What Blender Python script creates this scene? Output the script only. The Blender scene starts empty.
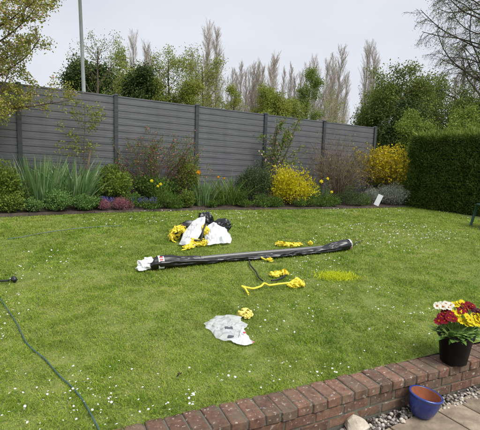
import bpy, bmesh, math, random
import numpy as np
from mathutils import Matrix, Vector, noise as mnoise

# ------------------------------------------------------------------ camera, sky, light, exposure
scene = bpy.context.scene
COL = scene.collection
PITCH = math.atan(60 / 430.0); ROLL = 0.035; EYE = 1.5
cF = np.array([0, math.cos(PITCH), -math.sin(PITCH)])
_U = np.array([0, math.sin(PITCH), math.cos(PITCH)]); _R = np.array([1.0, 0, 0])
cR = _R * math.cos(ROLL) + _U * math.sin(ROLL)
cU = _U * math.cos(ROLL) - _R * math.sin(ROLL)
cO = np.array([0, 0, EYE])
cam_data = bpy.data.cameras.new("camera")
cam_data.sensor_width = 36.0; cam_data.lens = 36.0 * 430 / 480
cam_data.clip_start = 0.05; cam_data.clip_end = 1500
cam = bpy.data.objects.new("camera", cam_data); COL.objects.link(cam)
cam.matrix_world = Matrix(((cR[0], cU[0], -cF[0], 0), (cR[1], cU[1], -cF[1], 0), (cR[2], cU[2], -cF[2], EYE), (0, 0, 0, 1)))
scene.camera = cam

SUN_EL, SUN_AZ = math.radians(56), math.radians(128)     # azimuth from +Y towards +X: behind the camera, right
world = bpy.data.worlds.new("World"); scene.world = world; world.use_nodes = True
wn = world.node_tree; wn.nodes.clear()
def N(tree, kind, **kw):
    n = tree.nodes.new(kind)
    for k, v in kw.items():
        setattr(n, k, v)
    return n
out = N(wn, "ShaderNodeOutputWorld"); bg = N(wn, "ShaderNodeBackground")
sky = N(wn, "ShaderNodeTexSky"); sky.sky_type = 'NISHITA'; sky.sun_disc = False
sky.sun_elevation = SUN_EL; sky.sun_rotation = SUN_AZ; sky.dust_density = 3.0
skyv = N(wn, "ShaderNodeVectorMath", operation='SCALE'); skyv.inputs['Scale'].default_value = 0.09
tc = N(wn, "ShaderNodeTexCoord"); mp = N(wn, "ShaderNodeMapping"); mp.inputs['Scale'].default_value = (1.0, 1.0, 2.6)
nz = N(wn, "ShaderNodeTexNoise"); nz.inputs['Scale'].default_value = 2.2; nz.inputs['Detail'].default_value = 5; nz.inputs['Roughness'].default_value = 0.5
rp = N(wn, "ShaderNodeValToRGB")
rp.color_ramp.elements[0].position = 0.32; rp.color_ramp.elements[0].color = (0.272, 0.280, 0.308, 1)
rp.color_ramp.elements[1].position = 0.68; rp.color_ramp.elements[1].color = (0.318, 0.323, 0.342, 1)
mx = N(wn, "ShaderNodeMix", data_type='RGBA'); mx.inputs['Factor'].default_value = 0.92
L = wn.links.new
L(tc.outputs['Generated'], mp.inputs['Vector']); L(mp.outputs['Vector'], nz.inputs['Vector']); L(nz.outputs['Fac'], rp.inputs['Fac'])
L(sky.outputs['Color'], skyv.inputs[0]); L(skyv.outputs['Vector'], mx.inputs['A']); L(rp.outputs['Color'], mx.inputs['B'])
L(mx.outputs['Result'], bg.inputs['Color']); L(bg.outputs['Background'], out.inputs['Surface'])
bg.inputs['Strength'].default_value = 1.0

sun_d = bpy.data.lights.new("sun", 'SUN'); sun_d.energy = 1.5; sun_d.angle = math.radians(34); sun_d.color = (1.0, 0.98, 0.95)
sun = bpy.data.objects.new("sun", sun_d); COL.objects.link(sun)
sdir = Vector((math.sin(SUN_AZ) * math.cos(SUN_EL), math.cos(SUN_AZ) * math.cos(SUN_EL), math.sin(SUN_EL)))
sun.rotation_euler = sdir.to_track_quat('Z', 'Y').to_euler()
sun.location = (0, 0, 30)
vs = scene.view_settings
vs.view_transform = 'Standard'; vs.look = 'None'; vs.exposure = 1.4; vs.gamma = 1.0; vs.use_curve_mapping = False

# ------------------------------------------------------------------ places: where things stand
def lawn_z(x, y):
    t = np.clip((np.asarray(y, float) - 2.3) / 6.5, 0, 1)
    return 0.25 * t * t * (3 - 2 * t)
def ray(px, py): return cF + cR * (px - 240) / 430 + cU * (215 - py) / 430
def P(px, py, d): return cO + ray(px, py) * d
def Z(px, py, z):
    v = ray(px, py); return cO + v * ((z - EYE) / v[2])
def G(px, py):
    z = 0.0
    for i in range(60):
        q = Z(px, py, z); z = 0.5 * z + 0.5 * float(lawn_z(q[0], q[1]))
    return q
PATIO = -0.225; LAND = -0.35
FA = np.array([-4.613, 9.023]); FB = np.array([4.048, 13.462])     # first and last fence post in view
FD = (FB - FA) / 5.0; FDIR = FD / np.linalg.norm(FD); FNRM = np.array([FDIR[1], -FDIR[0]])   # towards the lawn
def f_top(n): return 2.774 - 0.0622 * n
def f_base(n): return f_top(n) - 2.07
EDGE = [(-9.0, 4.9), (-6.6, 6.35), (-4.36, 7.72), (-3.31, 8.29), (-2.09, 8.88), (-0.90, 9.54), (0.46, 9.95), (2.23, 10.6), (3.66, 11.22), (4.75, 11.75), (5.3, 12.1)]
EX = np.array([e[0] for e in EDGE]); EY = np.array([e[1] for e in EDGE])
def fence_t(px):
    d = ray(px, 195)[:2]
    A = np.array([[d[0], -FD[0]], [d[1], -FD[1]]]); s, n = np.linalg.solve(A, FA)
    return d * s, n
def edge_pt(px):
    d = ray(px, 205)[:2]; lo, hi = 3.0, 16.0
    for i in range(50):
        m = (lo + hi) / 2; q = d * m
        if q[1] < np.interp(q[0], EX, EY): lo = m
        else: hi = m
    return d * lo
def bed_z(x, y):
    q = np.array([x, y]); n = float((q - FA) @ FDIR / np.linalg.norm(FD)); df = float((q - FA) @ FNRM)
    ey = float(np.interp(x, EX, EY)); de = (y - ey) * FDIR[0]
    t = min(max(de / max(de + df, 0.05), 0), 1)
    return 0.30 + (f_base(n) - 0.30 + 0.02) * (t ** 1.3)
def B(px, t):
    e = edge_pt(px); f, n = fence_t(px); q = e + (f - e) * t
    z = bed_z(q[0], q[1])
    return np.array([q[0], q[1], z])
def depth(q): return float((np.asarray(q) - cO) @ cF)

# ------------------------------------------------------------------ mesh helpers
def hash01(i, j, k, seed):
    n = (i * 374761393 + j * 668265263 + k * 2147483647 + seed * 1274126177) & 0xffffffff
    n = ((n ^ (n >> 13)) * 1274126177) & 0xffffffff
    n = (n ^ (n >> 16)) & 0xffffff
    return n / float(0xffffff)
def vnoise(Pt, freq=1.0, seed=0):
    Pt = np.asarray(Pt, float) * freq + 1000.0
    i = np.floor(Pt).astype(np.int64); f = Pt - i; f = f * f * (3 - 2 * f); r = 0
    for dx in (0, 1):
        for dy in (0, 1):
            for dz in (0, 1):
                w = (f[:, 0] if dx else 1 - f[:, 0]) * (f[:, 1] if dy else 1 - f[:, 1]) * (f[:, 2] if dz else 1 - f[:, 2])
                r = r + w * hash01(i[:, 0] + dx, i[:, 1] + dy, i[:, 2] + dz, seed)
    return r * 2 - 1
def fbm(Pt, freq, seed, octs=3):
    a, s = 1.0, 0
    for o in range(octs):
        s = s + a * vnoise(Pt, freq * 2 ** o, seed + o); a *= 0.5
    return s
def ridged(Pt, freq, seed, octs=3):
    a, s = 1.0, 0
    for o in range(octs):
        s = s + a * (1 - 2 * np.abs(vnoise(Pt, freq * 1.9 ** o, seed + o))); a *= 0.55
    return s

def mesh_of(V, faces, mats, smooth=False, tone=None, mat_idx=None):
    """V (n,3); faces: list of int arrays (m,k)"""
    me = bpy.data.meshes.new("mesh")
    V = np.asarray(V, np.float32)
    me.vertices.add(len(V)); me.vertices.foreach_set('co', V.ravel())
    faces = [np.asarray(f, np.int32) for f in faces if len(f)]
    loops = np.concatenate([f.ravel() for f in faces]); tot = np.concatenate([np.full(len(f), f.shape[1], np.int32) for f in faces])
    st = np.concatenate([[0], np.cumsum(tot)[:-1]]).astype(np.int32)
    me.loops.add(len(loops)); me.loops.foreach_set('vertex_index', loops)
    me.polygons.add(len(tot)); me.polygons.foreach_set('loop_start', st); me.polygons.foreach_set('loop_total', tot)
    me.polygons.foreach_set('use_smooth', np.full(len(tot), bool(smooth)))
    for m in (mats if isinstance(mats, (list, tuple)) else [mats]): me.materials.append(m)
    if mat_idx is not None: me.polygons.foreach_set('material_index', np.asarray(mat_idx, np.int32))
    if tone is not None:
        a = me.attributes.new('tone', 'FLOAT', 'POINT'); a.data.foreach_set('value', np.asarray(tone, np.float32))
    me.update(calc_edges=True); me.validate()
    return me
def obj(name, me, parent=None, loc=None, rot=None):
    o = bpy.data.objects.new(name, me); COL.objects.link(o)
    if parent is not None: o.parent = parent
    if loc is not None: o.location = [float(c) for c in loc]
    if rot is not None: o.rotation_euler = rot
    return o
def tag(o, label, cat, group=None):
    o['label'] = label; o['category'] = cat
    if group: o['group'] = group
    return o
def thing(name, label, cat, loc=(0, 0, 0), rotz=0.0, group=None):
    o = bpy.data.objects.new(name, None); COL.objects.link(o); o.empty_display_size = 0.1
    o.location = [float(c) for c in loc]; o.rotation_euler = (0, 0, rotz)
    return tag(o, label, cat, group)
def struct(o): o['kind'] = 'structure'; return o
def stuff(o): o['kind'] = 'stuff'; return o

SMALL = ('foliage', 'flowers', 'leaves', 'crown', 'twigs', 'buds', 'flower_spikes', 'new_growth', 'stems', 'stalks')   # masses too fine to pick apart
class Geo:
    def __init__(s): s.V = []; s.F = {}; s.T = []; s.n = 0
    def add(s, V, faces, tone=0.5):
        V = np.asarray(V, float)
        s.V.append(V); s.T.append(np.broadcast_to(np.asarray(tone, float), (len(V),)))
        for f in faces:
            f = np.asarray(f)
            if len(f): s.F.setdefault(f.shape[1], []).append(f + s.n)
        s.n += len(V)
    def tube(s, pts, rad, sides=6, tone=0.5, cap=True):
        pts = np.asarray(pts, float); n = len(pts); rad = np.broadcast_to(np.asarray(rad, float), (n,))
        t = np.gradient(pts, axis=0); t /= np.linalg.norm(t, axis=1)[:, None] + 1e-12
        ref = np.array([0, 0, 1.0]) if abs(t[0][2]) < 0.8 else np.array([1.0, 0, 0])
        u = np.cross(t, ref); u /= np.linalg.norm(u, axis=1)[:, None] + 1e-9; v = np.cross(t, u)
        a = np.arange(sides) * 2 * math.pi / sides
        ring = pts[:, None, :] + rad[:, None, None] * (np.cos(a)[None, :, None] * u[:, None, :] + np.sin(a)[None, :, None] * v[:, None, :])
        i = np.arange(n - 1)[:, None] * sides; j = np.arange(sides)[None, :]; k = (j + 1) % sides
        q = np.stack([i + j, i + k, i + k + sides, i + j + sides], -1).reshape(-1, 4)
        fs = [q]
        if cap:
            fs.append(np.arange(sides)[None, :]); fs.append((np.arange(sides)[::-1] + (n - 1) * sides)[None, :])
        s.add(ring.reshape(-1, 3), fs, tone)
    def box(s, c, h, R=None, tone=0.5):
        c = np.asarray(c, float); V = np.array([[x, y, z] for x in (-1, 1) for y in (-1, 1) for z in (-1, 1)], float) * np.asarray(h, float)
        if R is not None: V = V @ np.asarray(R).T
        s.add(V + c, [np.array([[0, 1, 3, 2], [4, 6, 7, 5], [0, 4, 5, 1], [2, 3, 7, 6], [0, 2, 6, 4], [1, 5, 7, 3]])], tone)
    def leaves(s, C, A, Ln, W, tone, rng, fold=0.18, face=None):
        C = np.asarray(C, float); n = len(C)
        if n == 0: return
        A = np.asarray(A, float); A = A / (np.linalg.norm(A, axis=1)[:, None] + 1e-9)
        r = rng.normal(size=(n, 3)) if face is None else np.cross(A, face)
        S = r - (r * A).sum(1)[:, None] * A; S /= np.linalg.norm(S, axis=1)[:, None] + 1e-9
        Nn = np.cross(A, S); Ln = np.broadcast_to(Ln, (n,))[:, None]; W = np.broadcast_to(W, (n,))[:, None]
        m = C + A * Ln * 0.45
        V = np.stack([C, m + S * W * 0.5 + Nn * W * fold, C + A * Ln, m - S * W * 0.5 + Nn * W * fold], 1).reshape(-1, 3)
        i = np.arange(n)[:, None] * 4
        s.add(V, [np.concatenate([i, i + 1, i + 2, i + 3], 1)], np.repeat(np.broadcast_to(tone, (n,)), 4))
    def straps(s, base, dirs, Ln, W, droop, tone, seg=4, rng=None):
        """long bent blades; dirs (n,3) start direction"""
        n = len(base); D = dirs / np.linalg.norm(dirs, axis=1)[:, None]
        h = D.copy(); h[:, 2] = 0; h /= np.linalg.norm(h, axis=1)[:, None] + 1e-9
        S = np.stack([-h[:, 1], h[:, 0], np.zeros(n)], 1)
        if rng is not None:
            tw = rng.uniform(-1.2, 1.2, n)[:, None]; S = S * np.cos(tw) + h * np.sin(tw)
        p = base.copy(); rows = []; Ln = np.broadcast_to(Ln, (n,)); W = np.broadcast_to(W, (n,)); droop = np.broadcast_to(droop, (n,))
        for k in range(seg + 1):
            w = W * (0.75 + 0.5 * (k / seg)) * (1 - (k / seg) ** 2.2) + 0.0004
            rows.append(p - S * w[:, None] * 0.5); rows.append(p + S * w[:, None] * 0.5)
            D = D + (h * 0.6 - np.array([0, 0, 1.0])) * (droop / seg * (0.4 + k / seg))[:, None]
            D /= np.linalg.norm(D, axis=1)[:, None]; p = p + D * (Ln / seg)[:, None]
        V = np.stack(rows, 1).reshape(-1, 3); m = 2 * (seg + 1); i = np.arange(n)[:, None] * m
        F = [np.concatenate([i + 2 * k, i + 2 * k + 1, i + 2 * k + 3, i + 2 * k + 2], 1) for k in range(seg)]
        s.add(V, F, np.repeat(np.broadcast_to(tone, (n,)), m))
    def mesh(s, mat, smooth=False):
        return mesh_of(np.concatenate(s.V), [np.concatenate(f) for f in s.F.values()], mat, smooth, np.concatenate(s.T))
    def build(s, name, mat, parent=None, smooth=False, loc=None):
        o = obj(name, s.mesh(mat, smooth), parent, loc)
        if parent is not None and name in SMALL: o['kind'] = 'stuff'
        return o
def rotz(a): c, s_ = math.cos(a), math.sin(a); return np.array([[c, -s_, 0], [s_, c, 0], [0, 0, 1.0]])

# ------------------------------------------------------------------ materials
def nodes(name):
    m = bpy.data.materials.new(name); m.use_nodes = True; t = m.node_tree; t.nodes.clear()
    o = N(t, "ShaderNodeOutputMaterial"); b = N(t, "ShaderNodeBsdfPrincipled"); t.links.new(b.outputs[0], o.inputs[0])
    return m, t, b, o
def ramp(t, stops):
    r = N(t, "ShaderNodeValToRGB"); e = r.color_ramp.elements
    while len(e) < len(stops): e.new(0.5)
    for k, (p_, c) in enumerate(stops):
        e[k].position = p_; e[k].color = (*c, 1)
    return r
def bump(t, b, scale, strength, dist=0.01, detail=4, vec='Object', tex="ShaderNodeTexNoise", stretch=None):
    c = N(t, "ShaderNodeTexCoord"); n = N(t, tex); n.inputs['Scale'].default_value = scale
    if 'Detail' in n.inputs: n.inputs['Detail'].default_value = detail
    src = c.outputs[vec]
    if stretch:
        mpn = N(t, "ShaderNodeMapping"); mpn.inputs['Scale'].default_value = stretch; t.links.new(src, mpn.inputs[0]); src = mpn.outputs[0]
    t.links.new(src, n.inputs['Vector'])
    u = N(t, "ShaderNodeBump"); u.inputs['Strength'].default_value = strength; u.inputs['Distance'].default_value = dist
    t.links.new(n.outputs[0], u.inputs['Height']); t.links.new(u.outputs[0], b.inputs['Normal'])
    return n
def leafmat(name, stops, trans=0.35, rough=0.55, patch=None):
    if name.startswith('leaf_'): stops = [(p_, tuple(min(.8, v * 1.3) for v in c)) for p_, c in stops]
    m, t, b, o = nodes(name)
    a = N(t, "ShaderNodeAttribute"); a.attribute_name = 'tone'
    r = ramp(t, stops); t.links.new(a.outputs['Fac'], r.inputs[0]); col = r.outputs[0]
    if patch:
        c = N(t, "ShaderNodeTexCoord"); n = N(t, "ShaderNodeTexNoise"); n.inputs['Scale'].default_value = patch[0]; n.inputs['Detail'].default_value = 5; n.inputs['Roughness'].default_value = 0.62
        t.links.new(c.outputs['Object'], n.inputs[0])
        r2 = ramp(t, [(patch[2], (0, 0, 0)), (patch[3], (1, 1, 1))]); t.links.new(n.outputs[0], r2.inputs[0])
        x = N(t, "ShaderNodeMix", data_type='RGBA'); t.links.new(r2.outputs[0], x.inputs['Factor']); t.links.new(col, x.inputs['A'])
        x2 = N(t, "ShaderNodeMix", data_type='RGBA'); x2.inputs['Factor'].default_value = patch[4]; t.links.new(col, x2.inputs['A']); x2.inputs['B'].default_value = (*patch[1], 1)
        t.links.new(x2.outputs['Result'], x.inputs['B']); col = x.outputs['Result']
    t.links.new(col, b.inputs['Base Color']); b.inputs['Roughness'].default_value = rough; b.inputs['Specular IOR Level'].default_value = 0.16
    tr = N(t, "ShaderNodeBsdfTranslucent"); t.links.new(col, tr.inputs[0])
    mxs = N(t, "ShaderNodeMixShader"); mxs.inputs[0].default_value = trans
    t.links.new(b.outputs[0], mxs.inputs[1]); t.links.new(tr.outputs[0], mxs.inputs[2]); t.links.new(mxs.outputs[0], o.inputs[0])
    return m
def plain(name, c, rough=0.6, var=0.25, scale=8.0, bmp=0.0, bscale=40, metal=0.0, c2=None, spec=0.5, dist=0.004, stretch=None, rand=0.0, coat=0.0):
    m, t, b, o = nodes(name)
    tcn = N(t, "ShaderNodeTexCoord"); n = N(t, "ShaderNodeTexNoise"); n.inputs['Scale'].default_value = scale; n.inputs['Detail'].default_value = 6; n.inputs['Roughness'].default_value = 0.65
    src = tcn.outputs['Object']
    if stretch:
        mpn = N(t, "ShaderNodeMapping"); mpn.inputs['Scale'].default_value = stretch; t.links.new(src, mpn.inputs[0]); src = mpn.outputs[0]
    t.links.new(src, n.inputs[0])
    lo = tuple(v * (1 - var) for v in c); hi = c2 if c2 else tuple(min(1, v * (1 + var)) for v in c)
    r = ramp(t, [(0.3, lo), (0.7, hi)]); t.links.new(n.outputs[0], r.inputs[0]); col = r.outputs[0]
    if rand:
        oi = N(t, "ShaderNodeObjectInfo"); mr = N(t, "ShaderNodeMapRange"); mr.inputs['To Min'].default_value = 1 - rand; mr.inputs['To Max'].default_value = 1 + rand
        t.links.new(oi.outputs['Random'], mr.inputs[0]); hs = N(t, "ShaderNodeHueSaturation"); t.links.new(mr.outputs[0], hs.inputs['Value']); t.links.new(col, hs.inputs['Color']); col = hs.outputs[0]
    t.links.new(col, b.inputs['Base Color'])
    b.inputs['Roughness'].default_value = rough; b.inputs['Metallic'].default_value = metal; b.inputs['Specular IOR Level'].default_value = spec
    if coat: b.inputs['Coat Weight'].default_value = coat; b.inputs['Coat Roughness'].default_value = 0.15
    if bmp: bump(t, b, bscale, bmp, dist, stretch=stretch)
    return m
M = {}
M['soil'] = plain('soil', (0.055, 0.038, 0.026), 0.95, 0.4, 14, 0.9, 45, dist=0.02)
M['lawn'] = plain('lawn_soil', (0.12, 0.18, 0.022), 0.95, 0.35, 5, 0.6, 90, c2=(0.18, 0.21, 0.05))
M['land'] = plain('land', (0.07, 0.1, 0.03), 0.95, 0.3, 0.3)
M['grass'] = leafmat('grass_blade', [(0.0, (0.085, 0.178, 0.010)), (0.5, (0.205, 0.328, 0.020)), (0.85, (0.36, 0.45, 0.055)), (1.0, (0.46, 0.42, 0.16))], 0.3, 0.5,
                     patch=(1.9, (0.34, 0.34, 0.075), 0.42, 0.72, 0.62))
M['bark'] = plain('bark', (0.10, 0.075, 0.055), 0.9, 0.35, 20, 0.6, 60)
M['bark_hazed'] = plain('bark_hazed', (0.39, 0.34, 0.285), 0.9, 0.2, 3)  # grey bark paled, distance haze of the far poplars put into the colour
M['bark_dark'] = plain('bark_dark', (0.075, 0.058, 0.045), 0.9, 0.35, 8)
M['twig_red'] = plain('twig_red', (0.12, 0.07, 0.05), 0.85, 0.3, 20)
M['straw'] = leafmat('dry_stem', [(0, (0.10, 0.065, 0.042)), (0.6, (0.20, 0.14, 0.092)), (1, (0.33, 0.26, 0.18))], 0.15, 0.8)

# fence composite: charcoal with faint streaks along the boards
def composite(name, c, bmp=0.08):
    m, t, b, o = nodes(name)
    c_ = N(t, "ShaderNodeTexCoord"); mpn = N(t, "ShaderNodeMapping"); mpn.inputs['Scale'].default_value = (1.5, 30, 30)
    n = N(t, "ShaderNodeTexNoise"); n.inputs['Scale'].default_value = 2.0; n.inputs['Detail'].default_value = 6
    oi = N(t, "ShaderNodeObjectInfo"); vo = N(t, "ShaderNodeVectorMath", operation='MULTIPLY_ADD'); cb = N(t, "ShaderNodeCombineXYZ")
    for k_ in range(3): t.links.new(oi.outputs['Random'], cb.inputs[k_])
    vo.inputs[1].default_value = (17, 13, 11); t.links.new(cb.outputs[0], vo.inputs[0]); t.links.new(c_.outputs['Object'], vo.inputs[2]); t.links.new(vo.outputs[0], mpn.inputs[0]); t.links.new(mpn.outputs[0], n.inputs[0])
    ad = N(t, "ShaderNodeMath", operation='MULTIPLY_ADD'); ad.inputs[1].default_value = 0.12
    t.links.new(oi.outputs['Random'], ad.inputs[0]); t.links.new(n.outputs[0], ad.inputs[2])
    r = ramp(t, [(0.35, tuple(v * 0.93 for v in c)), (0.85, tuple(v * 1.09 for v in c))]); t.links.new(ad.outputs[0], r.inputs[0])
    # weathering: broad pale bloom and thin run marks down the boards
    ge = N(t, "ShaderNodeNewGeometry"); mw = N(t, "ShaderNodeMapping"); mw.inputs['Scale'].default_value = (3.5, 3.5, 0.7); t.links.new(ge.outputs['Position'], mw.inputs[0])
    nw = N(t, "ShaderNodeTexNoise"); nw.inputs['Scale'].default_value = 1.4; nw.inputs['Detail'].default_value = 6; t.links.new(mw.outputs[0], nw.inputs[0])
    mrw = N(t, "ShaderNodeMapRange"); mrw.inputs['From Min'].default_value = 0.3; mrw.inputs['From Max'].default_value = 0.7; mrw.inputs['To Min'].default_value = 0.92; mrw.inputs['To Max'].default_value = 1.11; t.links.new(nw.outputs[0], mrw.inputs[0])
    hw = N(t, "ShaderNodeHueSaturation"); t.links.new(mrw.outputs[0], hw.inputs['Value']); t.links.new(r.outputs[0], hw.inputs['Color'])
    t.links.new(hw.outputs[0], b.inputs['Base Color']); b.inputs['Roughness'].default_value = 0.42
    u = N(t, "ShaderNodeBump"); u.inputs['Strength'].default_value = bmp; u.inputs['Distance'].default_value = 0.003
    m2 = N(t, "ShaderNodeMapping"); m2.inputs['Scale'].default_value = (1.6, 1, 9); n2 = N(t, "ShaderNodeTexNoise"); n2.inputs['Scale'].default_value = 1.6; n2.inputs['Detail'].default_value = 1
    t.links.new(vo.outputs[0], m2.inputs[0]); t.links.new(m2.outputs[0], n2.inputs[0]); u2 = N(t, "ShaderNodeBump"); u2.inputs['Strength'].default_value = 0.35; u2.inputs['Distance'].default_value = 0.02
    t.links.new(n2.outputs[0], u2.inputs['Height']); t.links.new(u2.outputs[0], u.inputs['Normal'])
    t.links.new(n.outputs[0], u.inputs['Height']); t.links.new(u.outputs[0], b.inputs['Normal'])
    return m
M['slat'] = composite('fence_slat', (0.108, 0.109, 0.116))
M['post'] = composite('fence_post', (0.046, 0.050, 0.054), 0.1)
M['gravel_board'] = plain('gravel_board', (0.10, 0.10, 0.105), 0.7, 0.15, 10, 0.3, 60)
M['galv'] = plain('galvanised', (0.50, 0.53, 0.57), 0.45, 0.1, 6, metal=0.2)

# ------------------------------------------------------------------ the setting: land, lawn, bed, patio
g = Geo(); g.add([(-400, -60, LAND), (400, -60, LAND), (400, 900, LAND), (-400, 900, LAND)], [np.array([[0, 1, 2, 3]])])
struct(g.build('ground', M['land']))

WF = [(-2.3, 0.95), (-1.35, 1.52), (-0.75, 1.86), (-0.35, 2.07), (0.04, 2.262), (0.26, 2.352), (0.471, 2.455), (0.679, 2.562), (0.829, 2.64), (1.002, 2.728), (1.236, 2.838), (1.511, 2.963), (1.806, 3.104), (2.3, 3.34), (3.0, 3.66), (4.0, 4.08)]
WF = np.array(WF)
def smooth_path(pts, step=0.01, it=400):
    d = np.concatenate([[0], np.cumsum(np.linalg.norm(np.diff(pts, axis=0), axis=1))]); s = np.arange(0, d[-1], step)
    q = np.stack([np.interp(s, d, pts[:, k]) for k in range(pts.shape[1])], 1)
    for i in range(it): q[1:-1] = 0.25 * q[:-2] + 0.5 * q[1:-1] + 0.25 * q[2:]
    return q
WP = smooth_path(WF); WS = np.concatenate([[0], np.cumsum(np.linalg.norm(np.diff(WP, axis=0), axis=1))])
def wall_at(s):
    p = np.array([np.interp(s, WS, WP[:, 0]), np.interp(s, WS, WP[:, 1])]); p2 = np.array([np.interp(s + 0.05, WS, WP[:, 0]), np.interp(s + 0.05, WS, WP[:, 1])]); p1 = np.array([np.interp(s - 0.05, WS, WP[:, 0]), np.interp(s - 0.05, WS, WP[:, 1])])
    t = (p2 - p1) / np.linalg.norm(p2 - p1); return p, t, np.array([-t[1], t[0]])       # normal towards the lawn
def wall_back_y(x): return np.interp(x, WP[:, 0], WP[:, 1]) + 0.235
# lawn sheet
xs = np.concatenate([np.linspace(-12, -2.4, 30), np.linspace(-2.3, 4.0, 120), np.linspace(4.2, 12, 26)]); ts = np.linspace(0, 1, 70) ** 1.5
X = np.repeat(xs[:, None], len(ts), 1); y0 = np.where(xs < -2.3, 0.95 + 0.235 + (xs + 2.3) * 0.55, np.where(xs > 4.0, 4.08 + 0.235 + (xs - 4) * 0.4, wall_back_y(xs))) - 0.02
Y = y0[:, None] + (17.0 - y0[:, None]) * ts[None, :]
Zl = lawn_z(X, Y); V = np.stack([X, Y, Zl], -1).reshape(-1, 3); V[:, 2] += 0.008 * fbm(V, 1.3, 5) - 0.006
nt = len(ts); i = (np.arange(len(xs) - 1)[:, None] * nt + np.arange(nt - 1)[None, :]).ravel()
struct(obj('lawn', mesh_of(V, [np.stack([i, i + nt, i + nt + 1, i + 1], 1)], M['lawn'], True)))

# bed soil between the edging and the fence
g = Geo(); px_n = 90; rows = []
for k in range(px_n):
    n = -2.2 + 7.6 * k / (px_n - 1); fpt = FA + FD * n - FNRM * 0.03
    lo, hi = 0.0, 6.0
    for it in range(40):
        m_ = (lo + hi) / 2; q = fpt + FNRM * m_
        if q[1] > np.interp(q[0], EX, EY): lo = m_
        else: hi = m_
    e = fpt + FNRM * lo
    for t in np.linspace(0, 1, 9):
        q = e + (fpt - e) * t; rows.append((q[0], q[1], 0.27 + (f_base(n) - 0.25) * t ** 1.3))
V = np.array(rows); V[:, 2] += 0.02 * fbm(V, 5, 9)
i = (np.arange(px_n - 1)[:, None] * 9 + np.arange(8)[None, :]).ravel()
g.add(V, [np.stack([i, i + 9, i + 10, i + 1], 1)])
struct(g.build('flower_bed', M['soil'], smooth=True))
# wooden edging boards
M['edging'] = plain('edging_wood', (0.085, 0.066, 0.05), 0.85, 0.35, 9, 0.5, 30, rand=0.2)
ed = thing('bed_edging', 'low weathered timber edging boards between lawn and flower bed', 'edging')
ep = smooth_path(np.array(EDGE), 0.05, 30); s_ = 0; acc = np.concatenate([[0], np.cumsum(np.linalg.norm(np.diff(ep, axis=0), axis=1))])
while s_ < acc[-1] - 0.3:
    s2 = min(s_ + 1.18, acc[-1]); a = np.array([np.interp(s_, acc, ep[:, k]) for k in (0, 1)]); b_ = np.array([np.interp(s2, acc, ep[:, k]) for k in (0, 1)])
    c = (a + b_) / 2; an = math.atan2(b_[1] - a[1], b_[0] - a[0]); gg = Geo()
    gg.box((0, 0, 0), (np.linalg.norm(b_ - a) / 2 - 0.004, 0.016, 0.07))
    o = gg.build('edging_board', M['edging'], ed, loc=(c[0], c[1], 0.222 + random.Random(int(s_ * 9)).uniform(-.008, .008))); o.rotation_euler = (0, 0, an)
    s_ = s2

# ------------------------------------------------------------------ brick wall
def brickmat():
    m, t, b, o = nodes('brick')
    c = N(t, "ShaderNodeTexCoord"); oi = N(t, "ShaderNodeObjectInfo")
    ad = N(t, "ShaderNodeVectorMath", operation='MULTIPLY_ADD'); cmb = N(t, "ShaderNodeCombineXYZ")
    for k in range(3): t.links.new(oi.outputs['Random'], cmb.inputs[k])
    ad.inputs[1].default_value = (7, 11, 5); t.links.new(cmb.outputs[0], ad.inputs[0]); t.links.new(c.outputs['Object'], ad.inputs[2])
    n = N(t, "ShaderNodeTexNoise"); n.inputs['Scale'].default_value = 18; n.inputs['Detail'].default_value = 7; n.inputs['Roughness'].default_value = 0.7; t.links.new(ad.outputs[0], n.inputs[0])
    r = ramp(t, [(0.28, (0.055, 0.030, 0.020)), (0.5, (0.135, 0.069, 0.043)), (0.72, (0.21, 0.122, 0.08))]); t.links.new(n.outputs[0], r.inputs[0])
    mr = N(t, "ShaderNodeMapRange"); mr.inputs['To Min'].default_value = 0.72; mr.inputs['To Max'].default_value = 1.25; t.links.new(oi.outputs['Random'], mr.inputs[0])
    hs = N(t, "ShaderNodeHueSaturation"); t.links.new(mr.outputs[0], hs.inputs['Value']); t.links.new(r.outputs[0], hs.inputs['Color'])
    # pale lichen spots
    n2 = N(t, "ShaderNodeTexNoise"); n2.inputs['Scale'].default_value = 44; n2.inputs['Detail'].default_value = 3; t.links.new(ad.outputs[0], n2.inputs[0])
    r2 = ramp(t, [(0.61, (0, 0, 0)), (0.70, (0.75, 0.75, 0.75))]); t.links.new(n2.outputs[0], r2.inputs[0])
    x = N(t, "ShaderNodeMix", data_type='RGBA'); t.links.new(r2.outputs[0], x.inputs['Factor']); t.links.new(hs.outputs[0], x.inputs['A']); x.inputs['B'].default_value = (0.42, 0.38, 0.33, 1)
    # greenish grime, large scale
    n3 = N(t, "ShaderNodeTexNoise"); n3.inputs['Scale'].default_value = 7; n3.inputs['Detail'].default_value = 4; t.links.new(ad.outputs[0], n3.inputs[0])
    r3 = ramp(t, [(0.42, (0, 0, 0)), (0.70, (0.6, 0.6, 0.6))]); t.links.new(n3.outputs[0], r3.inputs[0])
    x2 = N(t, "ShaderNodeMix", data_type='RGBA'); t.links.new(r3.outputs[0], x2.inputs['Factor']); t.links.new(x.outputs['Result'], x2.inputs['A']); x2.inputs['B'].default_value = (0.12, 0.11, 0.075, 1)
    t.links.new(x2.outputs['Result'], b.inputs['Base Color']); b.inputs['Roughness'].default_value = 0.9
    u = N(t, "ShaderNodeBump"); u.inputs['Strength'].default_value = 0.8; u.inputs['Distance'].default_value = 0.006; t.links.new(n.outputs[0], u.inputs['Height']); t.links.new(u.outputs[0], b.inputs['Normal'])
    return m
M['brick'] = brickmat()
M['mortar'] = plain('mortar', (0.15, 0.135, 0.11), 0.95, 0.35, 20, 0.8, 80, c2=(0.13, 0.13, 0.09))
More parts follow.
